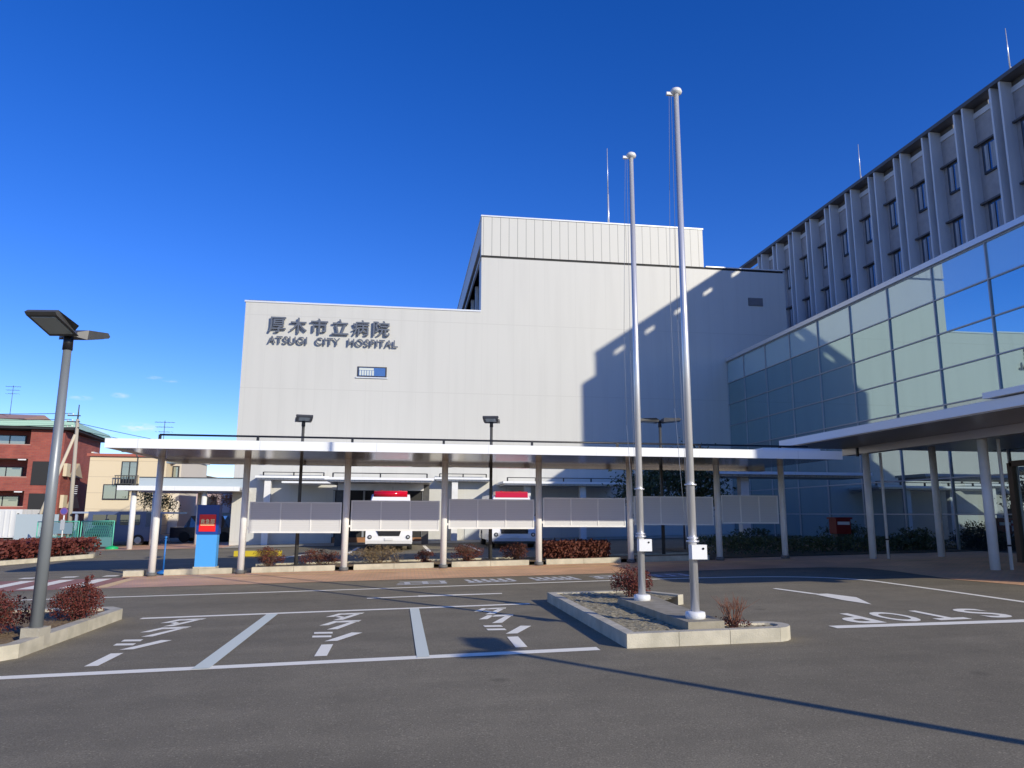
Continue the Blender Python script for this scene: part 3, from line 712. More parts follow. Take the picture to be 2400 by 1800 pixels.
def shrub(x, y, rx, ry, h, m, n, s, seed, label, cat='shrub', group=None, z=None, tw=14, name='shrub'):
    z = gz(x, y)+.1 if z is None else z
    t = thing(name, label, cat, (x, y, z), 0, group)
    b = MB(); leaves(b, x, y, z+h*.55, rx, ry, h*.5, n, s, seed); b.build('foliage', m, t)
    b = MB(); twigs(b, x, y, z, rx, ry, h, tw, seed+1); b.build('branches', M_twig, t)
    return t
G1 = 'red-leaved shrubs'
zi = gz(-4.6, 11.5)+.13
shrub(-4.66, 11.8, .31, .3, .44, M_redleaf, 4200, .034, 21, 'round red shrub right of the near lamp post', group=G1, z=zi, tw=20)
b = MB(); leaves(b, -4.52, 11.8, zi+.52, .07, .07, .14, 260, .034, 29); o = b.build('shoot', M_redleaf, [k for k in bpy.data.objects if k.name == 'shrub'][0])
shrub(-5.16, 10.6, .36, .42, .48, M_redleaf, 4600, .034, 22, 'red shrub at the photo edge left of the near lamp post', group=G1, z=zi, tw=20)
shrub(-5.0, 9.5, .34, .36, .36, M_redleaf, 3000, .034, 23, 'red shrub in the near bed, cut off by the left edge of the photo', group=G1, z=zi, tw=16)
shrub(3.68, 11.9, .29, .25, .46, M_redleaf, 3200, .032, 24, 'red shrub growing behind the far flagpole on the island', group=G1, z=gz(3.7, 11.9)+.14, tw=18)
t = thing('bare_shrub', 'nearly leafless dry shrub at the rounded near end of the island', 'shrub', (3.98, 8.78, gz(4, 8.8)+.13))
b = MB(); twigs(b, 3.98, 8.78, gz(4, 8.8)+.13, .22, .2, .36, 26, 31, .0045); b.build('branches', mat('dry_twig', (.2, .085, .05), .9), t)
b = MB(); leaves(b, 3.93, 8.78, gz(4, 8.8)+.2, .22, .16, .1, 420, .03, 32); b.build('leaves', M_redleaf2, t)
G2 = 'shrubs in the bed behind the canopy'
for i, (x, y, rx, h, m, n, lab) in enumerate((
    (-3.75, 21.95, .38, .5, M_redleaf2, 700, 'sparse rust-red shrub right of the second canopy column, near the blue sign'),
    (-2.35, 22.0, .5, .42, M_redleaf2, 700, 'low dark red shrub just right of the first rear lamp post'),
    (-.75, 22.05, .7, .48, M_dryleaf, 900, 'straw-coloured dry shrub below the first ambulance'),
    (.62, 22.0, .27, .34, M_redleaf2, 350, 'smallest red shrub of the bed, left of the fourth column'),
    (1.85, 22.1, .42, .48, M_redleaf2, 800, 'rust-coloured shrub between the fourth column and the second rear lamp post'),
    (3.3, 22.1, .42, .46, M_redleaf2, 700, 'dark red shrub below the second ambulance, left of the fifth column'))):
    shrub(x, y, rx, .35, h, m, int(n*2.6), .042, 40+i, lab, group=G2, tw=22)
def hedge(name, x0, x1, y0, y1, z, h, m, n, seed, label):
    t = thing(name, label, 'hedge', ((x0+x1)/2, (y0+y1)/2, z))
    random.seed(seed); b = MB()
    for i in range(n):
        P = Vector((random.uniform(x0, x1), random.uniform(y0, y1), z+h*(random.random()**.6)+random.gauss(0, .03)))
        d = Vector((random.gauss(0, 1), random.gauss(0, 1), random.gauss(0, 1)+.4)).normalized(); u = d.orthogonal(); v = d.cross(u); k = .06*random.uniform(.6, 1.3)
        b.bm.faces.new([b.bm.verts.new(P-u*k*.6), b.bm.verts.new(P+v*k*.35), b.bm.verts.new(P+u*k*.6), b.bm.verts.new(P-v*k*.35)])
    b.build('foliage', m, t)
    b = MB()
    for i in range(int((x1-x0)*8)): 
        x = random.uniform(x0, x1); y = random.uniform(y0, y1); b.cyl((x, y, z-.03), (x+random.gauss(0, .1), y+random.gauss(0, .1), z+h*.8), .007, .003, 4, False)
    b.build('branches', M_twig, t); return t
hedge('hedge', 4.1, 6.1, 21.7, 22.6, gz(5, 22)+.1, .5, M_redleaf2, 8000, 51, 'clipped rust-red hedge in the bed left of the far flagpole')

# evergreen and bare tree in the shade by the glass wing
def tree(x, y, h, cr, label, name, leafm=None, n=3000, seed=61, base=0.):
    z = gz(x, y)
    t = thing(name, label, 'tree', (x, y, z))
    random.seed(seed); b = MB(); tips = []
    def br(p, d, ln, r, lv):
        q = p + d*ln; b.cyl(p, q, r, r*.65, 7, False)
        if lv == 0: tips.append(q); return
        for _ in range(3 if lv > 1 else 4):
            nd = (d + Vector((random.gauss(0, .55), random.gauss(0, .55), random.gauss(.1, .3)))).normalized(); br(q, nd, ln*random.uniform(.6, .85), r*.6, lv-1)
    br(Vector((x, y, z-.05)), Vector((0, 0, 1)), h*.34, .05*h/4, 4)
    b.build('trunk', M_bark, t)
    if leafm:
        b = MB(); random.seed(seed+1)
        for _ in range(n):
            c = random.choice(tips); P = c + Vector((random.gauss(0, cr*.16), random.gauss(0, cr*.16), random.gauss(0, cr*.16)))
            d = Vector((random.gauss(0, 1), random.gauss(0, 1), random.gauss(0, 1)+.4)).normalized(); u = d.orthogonal(); v = d.cross(u); k = random.uniform(.05, .12)
            b.bm.faces.new([b.bm.verts.new(P-u*k*.6), b.bm.verts.new(P+v*k*.3), b.bm.verts.new(P+u*k*.6), b.bm.verts.new(P-v*k*.3)])
        b.build('crown', leafm, t)
    return t
tree(10.3, 26.6, 3.4, 2.0, 'dark evergreen tree seen between the flagpoles under the canopy', 'evergreen_tree', M_green, 6500, 61)
tree(8.1, 26.5, 2.9, 1.5, 'leafy dark bush-like tree just left of the evergreen', 'small_tree', M_green, 1300, 66)
for i, (x, y, rx, h, lab) in enumerate(((15.9, 25.2, .9, .9, 'dark low bush by the red post box'), (17.2, 23.2, .7, .7, 'dark low bush against the glass wall right of the post box'), (12.3, 25.2, 1.0, .7, 'dark low bush behind the last canopy column'))):
    shrub(x, y, rx, .6, h, M_green, 900, .1, 71+i, lab, group='dark bushes by the glass wall', z=gz(x, y), tw=8, name='bush')

# ---------------------------------------------------------------- blue emergency sign
sg = thing('emergency_sign', 'blue pylon sign with a red panel and yellow characters', 'sign', (-5.33, 21.55, gz(-5.33, 21.55)))
zs = gz(-5.33, 21.55)
MB().box(-5.65, -5.06, 21.5, 21.85, zs-.05, zs+.19).build('footing', M_kerb, sg, bevel=.01)
MB().box(-5.625, -5.085, 21.54, 21.80, zs+.19, 1.0).build('lower_body', mat('sky_blue_paint', (.07, .34, .78), .35), sg, bevel=.012)
MB().box(-5.645, -5.065, 21.52, 21.82, 1.002, 1.80).build('upper_body', mat('deep_blue_paint', (.008, .05, .28), .3), sg, bevel=.012)
pn = MB().box(-5.57, -5.14, 21.50, 21.517, 1.08, 1.54).build('red_panel', mat('red_panel', (.8, .012, .01), .35), sg)
Ms = Matrix.Translation((0, 21.497, 0)) @ Matrix.Rotation(pi/2, 4, 'X')
b = MB()
for i, ch in enumerate('救急部'): add_text(b, ch, -5.535+i*.128, 1.28, .11, .14, .001, .012, Ms)
b.box(-5.535, -5.17, 21.494, 21.498, 1.245, 1.262)
b.build('lettering', mat('yellow_letter', (.98, .88, .45), .5), pn)

# ---------------------------------------------------------------- blue chain stand, yellow wheel stop, post box
st = thing('chain_stand', 'thin blue barrier stand right of the first canopy column', 'barrier stand', (-6.55, 22.0, gz(-6.55, 22)))
M_blue = mat('blue_plastic', (.02, .16, .5), .4)
zz = gz(-6.55, 22)
MB().cyl((-6.55, 22, zz+.06), (-6.55, 22, zz+.95), .022, .022, 10).build('post', M_blue, st)
MB().lathe([(.16, zz), (.16, zz+.05), (.06, zz+.09), (.02, zz+.1)], -6.55, 22, 16).build('base', M_blue, st)
MB().lathe([(.02, zz+.95), (.035, zz+.97), (.035, zz+1.0), (.01, zz+1.02)], -6.55, 22, 12).build('hook_cap', M_blue, st)
ws = thing('wheel_stop', 'yellow wheel stop on the asphalt behind the blue sign', 'wheel stop', (-5.2, 29.5, gz(-5.2, 29.5)))
MB().box(-6.3, -4.6, 29.4, 29.75, gz(-5.2, 29.5), gz(-5.2, 29.5)+.2).build('block', mat('yellow_block', (.55, .42, .02), .5), ws, bevel=.03)
MB().box(-5.1, -4.75, 29.38, 29.398, gz(-5.2, 29.5)+.05, gz(-5.2, 29.5)+.16).build('reflector', mat('lime_reflector', (.6, .65, .02), .3), ws)
hedge('hedge', 9.7, 17.9, 22.5, 24.2, gz(13, 23)+.02, .5, M_green, 7000, 52, 'low dark green hedge in the deep shade along the foot of the glass wall')
sheet('planting_bed', [[(9.6, 22.0), (18.3, 22.0), (18.3, 27.5), (9.6, 27.5)]], M_dirt, .03)
pbz = gz(15.3, 24.6)
pb = thing('post_box', 'red post box in the shade beside the entrance column', 'post box', (15.3, 24.6, pbz))
M_red = mat('post_red', (.2, .01, .008), .5)
MB().box(15.05, 15.6, 24.4, 24.85, pbz+.55, pbz+1.05).build('body', M_red, pb, bevel=.03)
MB().box(15.15, 15.5, 24.5, 24.75, pbz-.02, pbz+.548).build('stand', M_lamp, pb)
MB().box(15.0, 15.65, 24.35, 24.9, pbz+1.053, pbz+1.12).build('hood', M_red, pb, bevel=.02)
MB().box(15.1, 15.55, 24.385, 24.398, pbz+.86, pbz+.97).build('slot_plate', M_steelw, pb)

# ---------------------------------------------------------------- ambulances
M_amb = mat('ambulance_white', (.8, .8, .8), .18); M_tyre = mat('tyre', (.02, .02, .02), .85); M_rim = mat('rim', (.5, .5, .5), .3, .8)
M_redl = mat('red_light_lens', (.55, .004, .02), .12); M_ambg = glass('ambulance_glass', (.01, .012, .015), (.8, .85, .9), .12); M_trim = mat('black_trim', (.015, .015, .017), .4)
M_hl = glass('headlight_lens', (.45, .47, .5), (.9, .9, .9), .25); M_stripe = mat('red_stripe', (.55, .01, .015), .3)
def ambulance(x, y, label, high, wide_grille):
    z = gz(x, y); t = thing('ambulance', label, 'ambulance', (x, y, z), radians(0), 'parked ambulances')
    top = 2.34 if high else 2.22; w = .94
    prof = [(.02, .28), (-.03, .42), (-.02, .62), (.06, .92), (.32, 1.12), (.98, 1.92), (1.15, 2.05), (1.45, top-.04), (1.9, top), (5.15, top), (5.36, top-.12), (5.42, 1.4), (5.42, .38), (5.3, .28)]
    tp = lambda zz: 1.0 if zz < 1.1 else 1.0 - .14*(zz-1.1)/1.2
    MB().xprof(prof, -w, w, tp).build('body', M_amb, t, local=True, bevel=.05, seg=3, smooth=False)
    b = MB()   # windscreen
    def ws_pt(u, k): yy = .36+.6*k; zz = 1.16+.74*k; return (u*w*.93*tp(zz), yy-.035, zz+.03)
    b.quad(ws_pt(-1, .02), ws_pt(1, .02), ws_pt(.97, .97), ws_pt(-.97, .97)); b.build('windscreen', M_ambg, t, local=True)
    for s in (-1, 1):
        b = MB(); q = lambda yy, zz: (s*(w*tp(zz)+.006), yy, zz)
        b.quad(q(.85, 1.22), q(1.75, 1.22), q(1.75, 1.85), q(1.2, 1.85)); b.build('side_window', M_ambg, t, local=True)
        b = MB(); b.quad(q(2.0, 1.25), q(4.9, 1.25), q(4.9, 1.82), q(2.0, 1.82)); b.build('side_window', M_ambg, t, local=True)
        b = MB(); b.quad(q(.5, .92), q(5.3, .92), q(5.3, 1.04), q(.5, 1.04)); b.build('side_stripe', M_stripe, t, local=True)
        for yy in (.95, 4.3):
            wh = MB().cyl((s*(w-.2), yy, .33), (s*(w+.005), yy, .33), .33, .33, 24).build('wheel', M_tyre, t, local=True)
            MB().cyl((s*(w+.004), yy, .33), (s*(w+.02), yy, .33), .2, .17, 20).build('rim', M_rim, wh, local=True)
        b = MB(); b.box(s*.62, s*.88, -.045, .1, .92, 1.1); b.build('headlight', M_hl, t, local=True, bevel=.02)
        fl = MB().cyl((s*.77, -.05, .56), (s*.77, .05, .56), .085, .085, 18).build('fog_lamp', M_trim, t, local=True)
        MB().cyl((s*.77, -.058, .56), (s*.77, -.05, .56), .045, .05, 14).build('fog_lens', M_hl, fl, local=True)
        mr = MB().box(s*1.0, s*1.2, .62, .74, 1.32, 1.62).build('mirror', M_trim, t, local=True, bevel=.03)
        MB().cyl((s*.9, .75, 1.3), (s*1.05, .7, 1.4), .02, .02, 8).build('mirror_arm', M_trim, mr, local=True)
    b = MB()
    gw = .56 if wide_grille else .52
    b.quad((-gw, -.042, .9), (gw, -.042, .9), (gw*(1.0 if wide_grille else .8), -.042, .6), (-gw*(1.0 if wide_grille else .8), -.042, .6))
    r_ = bmesh.ops.extrude_face_region(b.bm, geom=b.bm.faces[:]); bmesh.ops.translate(b.bm, verts=[v for v in r_['geom'] if isinstance(v, bmesh.types.BMVert)], vec=(0, .1, 0))
    g = b.build('grille', M_trim, t, local=True)
    b = MB()
    for zz in (.66, .74, .82): b.box(-gw*.78, gw*.78, -.05, -.043, zz, zz+.015)
    b.build('grille_bar', mat('dark_chrome', (.1, .1, .11), .2, .9), g, local=True)
    MB().box(-.17, .17, -.062, -.04, .42, .52).build('number_plate', M_steelw, t, local=True)
    MB().box(-.85, .85, -.02, .5, .2, .29).build('air_dam', M_trim, t, local=True)
    dz = 0 if high else -.11
    b = MB(); b.xprof([(.78, 1.84), (.90, 2.2+dz), (.98, 2.26+dz), (1.9, 2.3+dz), (2.0, 1.9)], -.86, .86, lambda zz: 1-.16*max(0, zz-1.84)/.42); b.build('light_bar_base', M_amb, t, local=True, bevel=.025)
    b = MB(); b.xprof([(.885, 2.2+dz), (.9, 2.4+dz), (1.0, 2.46+dz), (1.7, 2.46+dz), (1.75, 2.2+dz)], -.7, .7); lb = b.build('light_bar', M_redl, t, local=True, bevel=.05 if high else .02, seg=3, smooth=high)
    for xx in (-.4, .4): MB().cyl((xx, 1.32, 2.462+dz), (xx, 1.32, 2.49+dz), .05, .05).build('beacon', M_redl, lb, local=True)
    b = MB(); b.cyl((.05, 3, top), (.05, 3, top+.05), .06, .04); b.cyl((.05, 3, top+.05), (.05, 3, top+.38), .008, .005, 6); b.build('aerial', M_trim, t, local=True)
    MB().box(-.3, .3, 2.4, 3.6, top+.003, top+.09).build('roof_unit', M_amb, t, local=True, bevel=.03)
    return t
ambulance(-.61, 31.0, 'white ambulance with a rounded red light bar, parked left of the fourth canopy column', True, False)
ambulance(4.52, 30.6, 'white ambulance with a straight-edged red light bar, parked left of the fifth canopy column', False, True)
sheet('bay_line', [[(-2.2, 29.8), (-2.05, 29.8), (-1.95, 35), (-2.1, 35)], [(.95, 29.8), (1.1, 29.8), (1.0, 35), (.85, 35)], [(2.9, 29.4), (3.05, 29.4), (2.9, 35), (2.75, 35)], [(-4.6, 27.6), (-4.4, 27.6), (-3.3, 31), (-3.5, 31)]], M_paint, .004)
sheet('bay_apron', [[(-8.5, 36.6), (22, 36.6), (22, 39.95), (-8.5, 39.95)]], M_conc, .02)

# ---------------------------------------------------------------- ambulance bay canopies
def bay_canopy(x0, x1, y0, y1, z, cols_, label, rail=True, beam=False):
    t = thing('bay_canopy', label, 'canopy', ((x0+x1)/2, (y0+y1)/2, gz((x0+x1)/2, y0)), 0, 'low canopies over the ambulance bay')
    MB().box(x0, x1, y0, y1, z-.05, z+.06).build('roof', M_fascia, t, bevel=.01, seg=1)
    MB().box(x0+.1, x1-.1, y0+.1, y1-.05, z-.13, z-.052).build('soffit', M_soff2, t)
    if beam: MB().box(x0-2.5, x0-.01, y1-2.2, y1, z-.05, z+.04).build('rear_wing', M_fascia, t)
    if beam: MB().box(x0+.4, x1-.4, y0+2.0, y0+2.2, z-.44, z-.135).build('hanging_beam', M_steelw, t)
    for (x, y) in cols_: MB().box(x-.16, x+.16, y-.16, y+.16, gz(x, y)-.1, z-.132).build('column', M_lamp if beam else M_steelw, t)
    if rail:
        b = MB(); b.tube([(x0+.3, y0+.6, z+.27), (x1-.3, y0+.6, z+.27)], .02)
        n = max(2, int((x1-x0)/1.6))
        for i in range(n+1): xx = x0+.3+(x1-x0-.6)*i/n; b.box(xx-.03, xx+.03, y0+.55, y0+.65, z+.06, z+.28)
        b.build('roof_rail', M_black, t)
bay_canopy(-3.5, 1.25, 33, 39.6, 3.08, [(-3.1, 36.5), (1.0, 36.5)], 'middle low bay canopy with a grey rail, above the first ambulance', True, True)
bay_canopy(-7.6, -3.95, 39.1, 39.9, 3.4, [(-7.0, 39.5)], 'left low bay canopy against the corner of the white block')
bay_canopy(1.5, 4.6, 39.1, 39.9, 3.42, [(2.6, 39.5)], 'short low bay canopy between the two ambulances')
bay_canopy(4.9, 11.4, 37.2, 39.9, 3.17, [(6.3, 38.2), (9.2, 38.0)], 'right low bay canopy partly in the shadow of the tower', True)

bay_canopy(11.2, 17.4, 25.6, 27.4, 3.12, [(12.6, 26.4)], 'short low canopy in shade before the glass wall, right of the dark tree', False)
# ---------------------------------------------------------------- far left walkway canopy
fc = thing('far_walkway_canopy', 'smaller white canopy with glass roof screen behind the blue sign', 'canopy', (-11, 38.5, gz(-11, 38.5)))
MB().box(-13.6, -8.0, 37.6, 37.7, 2.62, 2.84).build('fascia', M_fascia, fc)
MB().box(-13.55, -8.0, 37.71, 43.5, 2.7, 2.8).build('roof', M_cap, fc)
MB().box(-13.5, -8.0, 37.72, 43.4, 2.62, 2.69).build('soffit', M_soff2, fc)
b = MB(); b.box(-12.9, -8.0, 38.4, 38.43, 2.82, 3.26); b.build('roof_screen', mat('grey_screen_glass', (.42, .48, .5), .3), fc)
b = MB(); b.box(-12.9, -8.0, 38.36, 38.46, 3.262, 3.3); b.build('screen_rail', M_lamp, fc)
for (x, y) in ((-13.0, 38.2), (-9.75, 38.2), (-13.4, 42.6), (-11.1, 42.6)): MB().cyl((x, y, gz(x, y)-.1), (x, y, 2.63), .13, .13, 16).build('column', M_steelw, fc)
sheet('far_pavement', [[(-14.5, 37.5), (-8, 37.5), (-8, 45), (-14.5, 45)]], M_pave, .01)

# ---------------------------------------------------------------- left verge: hedge island, fences, containers
hi = bpy.data.objects.new('hedge_island', None); C.objects.link(hi); hi.location = (-16, 31, gz(-16, 31)); hi['kind'] = 'structure'
OUT3 = [(-17.5, 19.5), (-11.9, 31.2), (-12.3, 32.4), (-17.5, 35.0), (-26, 33), (-26, 19.5)]
b, inn3 = kerb_loop('kerb', OUT3, .18, .15, M_kerb); b.build('kerb', M_kerb, hi, bevel=.02, seg=1)
b = MB(); b.prism([((p[0]+q[0])/2, (p[1]+q[1])/2) for p, q in zip(OUT3, [tuple(v) for v in inn3])], lambda x, y: gz(x, y)+.02, lambda x, y: gz(x, y)+.11); b.build('soil', M_dirt, hi)
t = thing('hedge', 'long clipped dark red hedge on the far left island by the road', 'hedge', (-15, 30, gz(-15, 30)))
random.seed(81); b = MB(); n = 0
while n < 22000:
    x = random.uniform(-24, -12.2); y = random.uniform(22, 33.5)
    edge = (-17.5 + (y-19.5)*(5.6/11.7)) - .5
    if x > edge or x < edge-3.2 or y > 32.8 + (x+12.3)*-.35: continue
    n += 1
    P = Vector((x, y, gz(x, y)+.1+.62*(random.random()**.5)+random.gauss(0, .03)))
    d = Vector((random.gauss(0, 1), random.gauss(0, 1), random.gauss(0, 1)+.5)).normalized(); u = d.orthogonal(); v = d.cross(u); k = .085*random.uniform(.6, 1.3)
    b.bm.faces.new([b.bm.verts.new(P-u*k*.6), b.bm.verts.new(P+v*k*.4), b.bm.verts.new(P+u*k*.6), b.bm.verts.new(P-v*k*.4)])
b.build('foliage', M_redleaf, t)
b = MB()
for i in range(90):
    y = random.uniform(22, 32); x = -17.5+(y-19.5)*(5.6/11.7)-random.uniform(.6, 3); b.cyl((x, y, gz(x, y)), (x, y, gz(x, y)+.6), .012, .006, 5, False)
b.build('branches', M_twig, t)
# green mesh barrier fences on green feet
M_gf = mat('green_fence_paint', (.12, .5, .36), .5); M_gfoot = mat('bright_green_foot', (.01, .42, .14), .5)
def mesh_fence(p, q, h, label, banner=False, foot=True):
    t = thing('mesh_fence', label, 'fence', (p[0], p[1], gz(*p)), 0, 'green mesh barrier fences')
    P, Q = Vector((p[0], p[1], gz(*p)+.1)), Vector((q[0], q[1], gz(*q)+.1)); d = (Q-P); ln = d.length; Z = Vector((0, 0, h))
    b = MB(); b.tube([P, P+Z], .03); b.tube([Q, Q+Z], .03); b.tube([P+Z, Q+Z], .025); b.tube([P+Z*.12, Q+Z*.12], .02); b.build('frame', M_gf, t)
    b = MB(); n = int(ln/.16)
    for i in range(n):
        a0 = P+d*(i/n)+Z*.12; a1 = P+d*min(1, (i+4)/n)+Z; b.cyl(a0, a1, .008, .008, 4, False)
        a0 = P+d*(i/n)+Z; a1 = P+d*min(1, (i+4)/n)+Z*.12; b.cyl(a0, a1, .008, .008, 4, False)
    b.build('wire_mesh', M_gf, t)
    nn = Vector((d.y, -d.x, 0)).normalized()*.04
    b = MB(); b.quad(P+nn+Z*.02, Q+nn+Z*.02, Q+nn+Z*.38, P+nn+Z*.38); b.build('kick_panel', mat('green_film', (.25, .55, .42), .5) if 'green_film' not in bpy.data.materials else bpy.data.materials['green_film'], t)
    if banner:
        b = MB(); a = P+d*.12+nn; c = P+d*.88+nn; b.quad(a+Z*.5, c+Z*.5, c+Z*.95, a+Z*.95); b.build('banner', mat('pale_banner', (.5, .66, .6), .6), t)
    if foot:
        for X in (P, Q):
            b = MB(); b.lathe([(.3, X.z-.1), (.28, X.z), (.1, X.z+.06), (.03, X.z+.07)], X.x, X.y, 14); b.build('foot', M_gfoot, t)
mesh_fence((-16.2, 40.6), (-14.0, 38.8), 1.25, 'green mesh fence on bright green feet, left of the far white canopy')
mesh_fence((-19.6, 43.6), (-16.4, 40.8), 1.25, 'green mesh fence with a pale banner, in front of the bicycle shelter', True)
M_cont = mat('white_sheet_steel', (.72, .73, .72), .5, col2=(.62, .63, .62), scale=1.2, stretch=(3, 3, .3))
wc = thing('storage_container', 'white ribbed storage container in front of the red brick flats', 'container', (-33, 62, -.6))
MB().box(-38, -28.6, 61, 64, -.35, 1.75).build('body', M_cont, wc)
b = MB()
for i in range(24): b.box(-38+i*.39, -37.94+i*.39, 60.95, 60.998, -.25, 1.65)
b.build('rib', M_cont, wc)
MB().box(-30.9, -30.84, 60.94, 60.96, -.3, 1.7).build('door_seam', M_trim, wc)
b = MB()
for x in (-37.5, -34, -31, -29): b.box(x-.2, x+.2, 61.2, 63.8, -1, -.352)
b.build('footing_block', M_conc, wc)
gp = thing('hoarding_panel', 'pale grey sheet hoarding behind the near lamp post', 'fence', (-20, 45, gz(-20, 45)))
MB().box(-21.4, -19.2, 45.0, 45.06, gz(-20, 45)+.05, gz(-20, 45)+1.75).build('sheet', mat('grey_sheet', (.4, .47, .5), .5), gp)
b = MB()
for x in (-21.35, -20.3, -19.25): b.box(x-.04, x+.04, 45.07, 45.13, gz(-20, 45)-.1, gz(-20, 45)+1.8)
b.build('post', M_lamp, gp)
rs = thing('no_parking_sign', 'small round violet-blue road sign on a white post', 'road sign', (-16.9, 40.2, gz(-16.9, 40.2)))
MB().cyl((-16.9, 40.2, gz(-16.9, 40.2)-.05), (-16.9, 40.2, 1.75), .035, .035, 10).build('post', M_steelw, rs)
ds = MB().cyl((-16.9, 40.13, 1.62), (-16.9, 40.15, 1.62), .19, .19, 24).build('disc', mat('violet_red_border', (.25, .1, .2), .5), rs)
MB().cyl((-16.9, 40.12, 1.62), (-16.9, 40.128, 1.62), .14, .14, 24).build('disc_face', mat('sign_blue', (.1, .08, .35), .5), ds)
MB().box(-17.0, -16.8, 40.12, 40.15, .7, 1.2).build('lower_plate', mat('grey_plate', (.4, .42, .44), .5), rs)
# bicycle shelter
bs = thing('bicycle_shelter', 'low pale steel shelter frame in front of the brick flats', 'shelter', (-16, 46, gz(-16, 46)))
M_pst = mat('pale_steel', (.4, .45, .55), .4, .3)
MB().box(-18.6, -13.2, 45.2, 48.0, 1.5, 1.6).build('roof', M_pst, bs)
for x in (-18.4, -16.9, -15.4, -13.9): MB().box(x-.06, x+.06, 45.3, 45.42, gz(x, 45)-.1, 1.498).build('post', M_pst, bs)
MB().box(-18.5, -13.3, 45.28, 45.44, -.05, .05).build('rail', M_pst, bs)
# van
vn = thing('parked_van', 'grey-blue boxy van under the far white canopy edge', 'van', (-15.2, 43.6, gz(-15.2, 43.6)))
zv = gz(-15.2, 43.6); M_van = mat('van_paint', (.09, .12, .22), .3, .2)
b = MB(); prof = [(0, .25), (0, 1.0), (.1, 1.15), (.3, 1.75), (.45, 1.85), (1.4, 1.85), (1.5, 1.7), (1.52, .25)]
MB().box(-16.9, -13.6, 42.9, 44.4, zv+.25, zv+1.0).build('body', M_van, vn, bevel=.06)
MB().box(-16.85, -13.9, 42.95, 44.35, zv+.98, zv+1.82).build('cabin', M_van, vn, bevel=.1)
MB().box(-16.6, -15.4, 42.93, 42.949, zv+1.1, zv+1.65).build('side_window', M_ambg, vn); MB().box(-15.2, -14.2, 42.93, 42.949, zv+1.1, zv+1.65).build('side_window', M_ambg, vn)
for x in (-16.3, -14.2):
    w_ = MB().cyl((x, 42.86, zv+.3), (x, 43.1, zv+.3), .3, .3, 20).build('wheel', M_tyre, vn); MB().cyl((x, 42.85, zv+.3), (x, 42.862, zv+.3), .18, .18, 16).build('rim', M_rim, w_)
    MB().cyl((x, 44.2, zv+.3), (x, 44.44, zv+.3), .3, .3, 20).build('wheel', M_tyre, vn)
# dark car under the far canopy
cr = thing('parked_car', 'dark car in the shade under the far white canopy', 'car', (-11.6, 46.5, gz(-11.6, 46.5)))
zc = gz(-11.6, 46.5); M_dcar = mat('dark_car_paint', (.012, .014, .03), .25)
MB().box(-13.4, -9.5, 45.6, 47.3, zc+.25, zc+.85).build('body', M_dcar, cr, bevel=.12, seg=3)
b = MB(); b.box(-12.7, -10.2, 45.75, 47.15, zc+.84, zc+1.5)
for v in b.bm.verts:
    if v.co.z > zc+1.2: v.co.x = -11.5 + (v.co.x+11.5)*.72; v.co.y = 46.45+(v.co.y-46.45)*.85
b.build('cabin', M_ambg, cr, bevel=.05)
for x in (-12.6, -10.4):
    for y in (45.58, 47.1): MB().cyl((x, y, zc+.3), (x, y+.22, zc+.3), .3, .3, 18).build('wheel', M_tyre, cr)
lw = thing('boundary_wall', 'low grey boundary wall left of the white block', 'wall', (-10.5, 44, gz(-10.5, 44)))
MB().box(-12.6, -8.86, 48, 48.2, -.4, 1.5).build('panel', mat('grey_wall', (.45, .46, .46), .8), lw)
MB().box(-12.65, -8.86, 47.95, 48.25, 1.5, 1.58).build('coping', M_conc, lw)

# ---------------------------------------------------------------- red brick flats
M_brick = brick_mat('red_brick', (.34, .085, .055), (.27, .06, .045), (.24, .11, .09), 1, .4, .14, vertical=True)
M_rooft = lines_mat('green_roof', (.36, .55, .42), (.26, .42, .32), [(2, .22, .04, 0)], .5)
M_tan = mat('tan_plaster', (.42, .36, .25), .8)
fl = thing('brick_flats', 'three-storey red brick flats with green roof and balconies', 'building', (-29.2, 68, -.7), radians(7))
ZB = -.7
def B(x0, x1, y0, y1, z0, z1): return MB().box(x0, x1, y0, y1, z0-ZB, z1-ZB)
B(-26, 0, 1.6, 11.2, -.7, 8.5).build('wall', M_brick, fl, local=True)
B(-26.3, .75, -.5, 11.8, 8.52, 8.715).build('eave', M_dark, fl, local=True)
b = MB(); b.bm.verts.ensure_lookup_table()
rp = [(-26.4, -.6, 8.72), (.9, -.6, 8.72), (.9, 12, 8.72), (-26.4, 12, 8.72)]; rr = [(-26.2, -.25, 9.3), (.6, -.25, 9.3), (.6, 11.7, 9.3), (-26.2, 11.7, 9.3)]
va = [b.bm.verts.new((x, y, z-ZB)) for x, y, z in rp]; vb = [b.bm.verts.new((x, y, z-ZB)) for x, y, z in rr]
for i in range(4): b.bm.faces.new((va[i], va[(i+1) % 4], vb[(i+1) % 4], vb[i]))
b.bm.faces.new(vb); b.build('roof', M_rooft, fl, local=True)
M_pane = glass('flats_pane', (.25, .27, .22), (.7, .75, .7), .2)
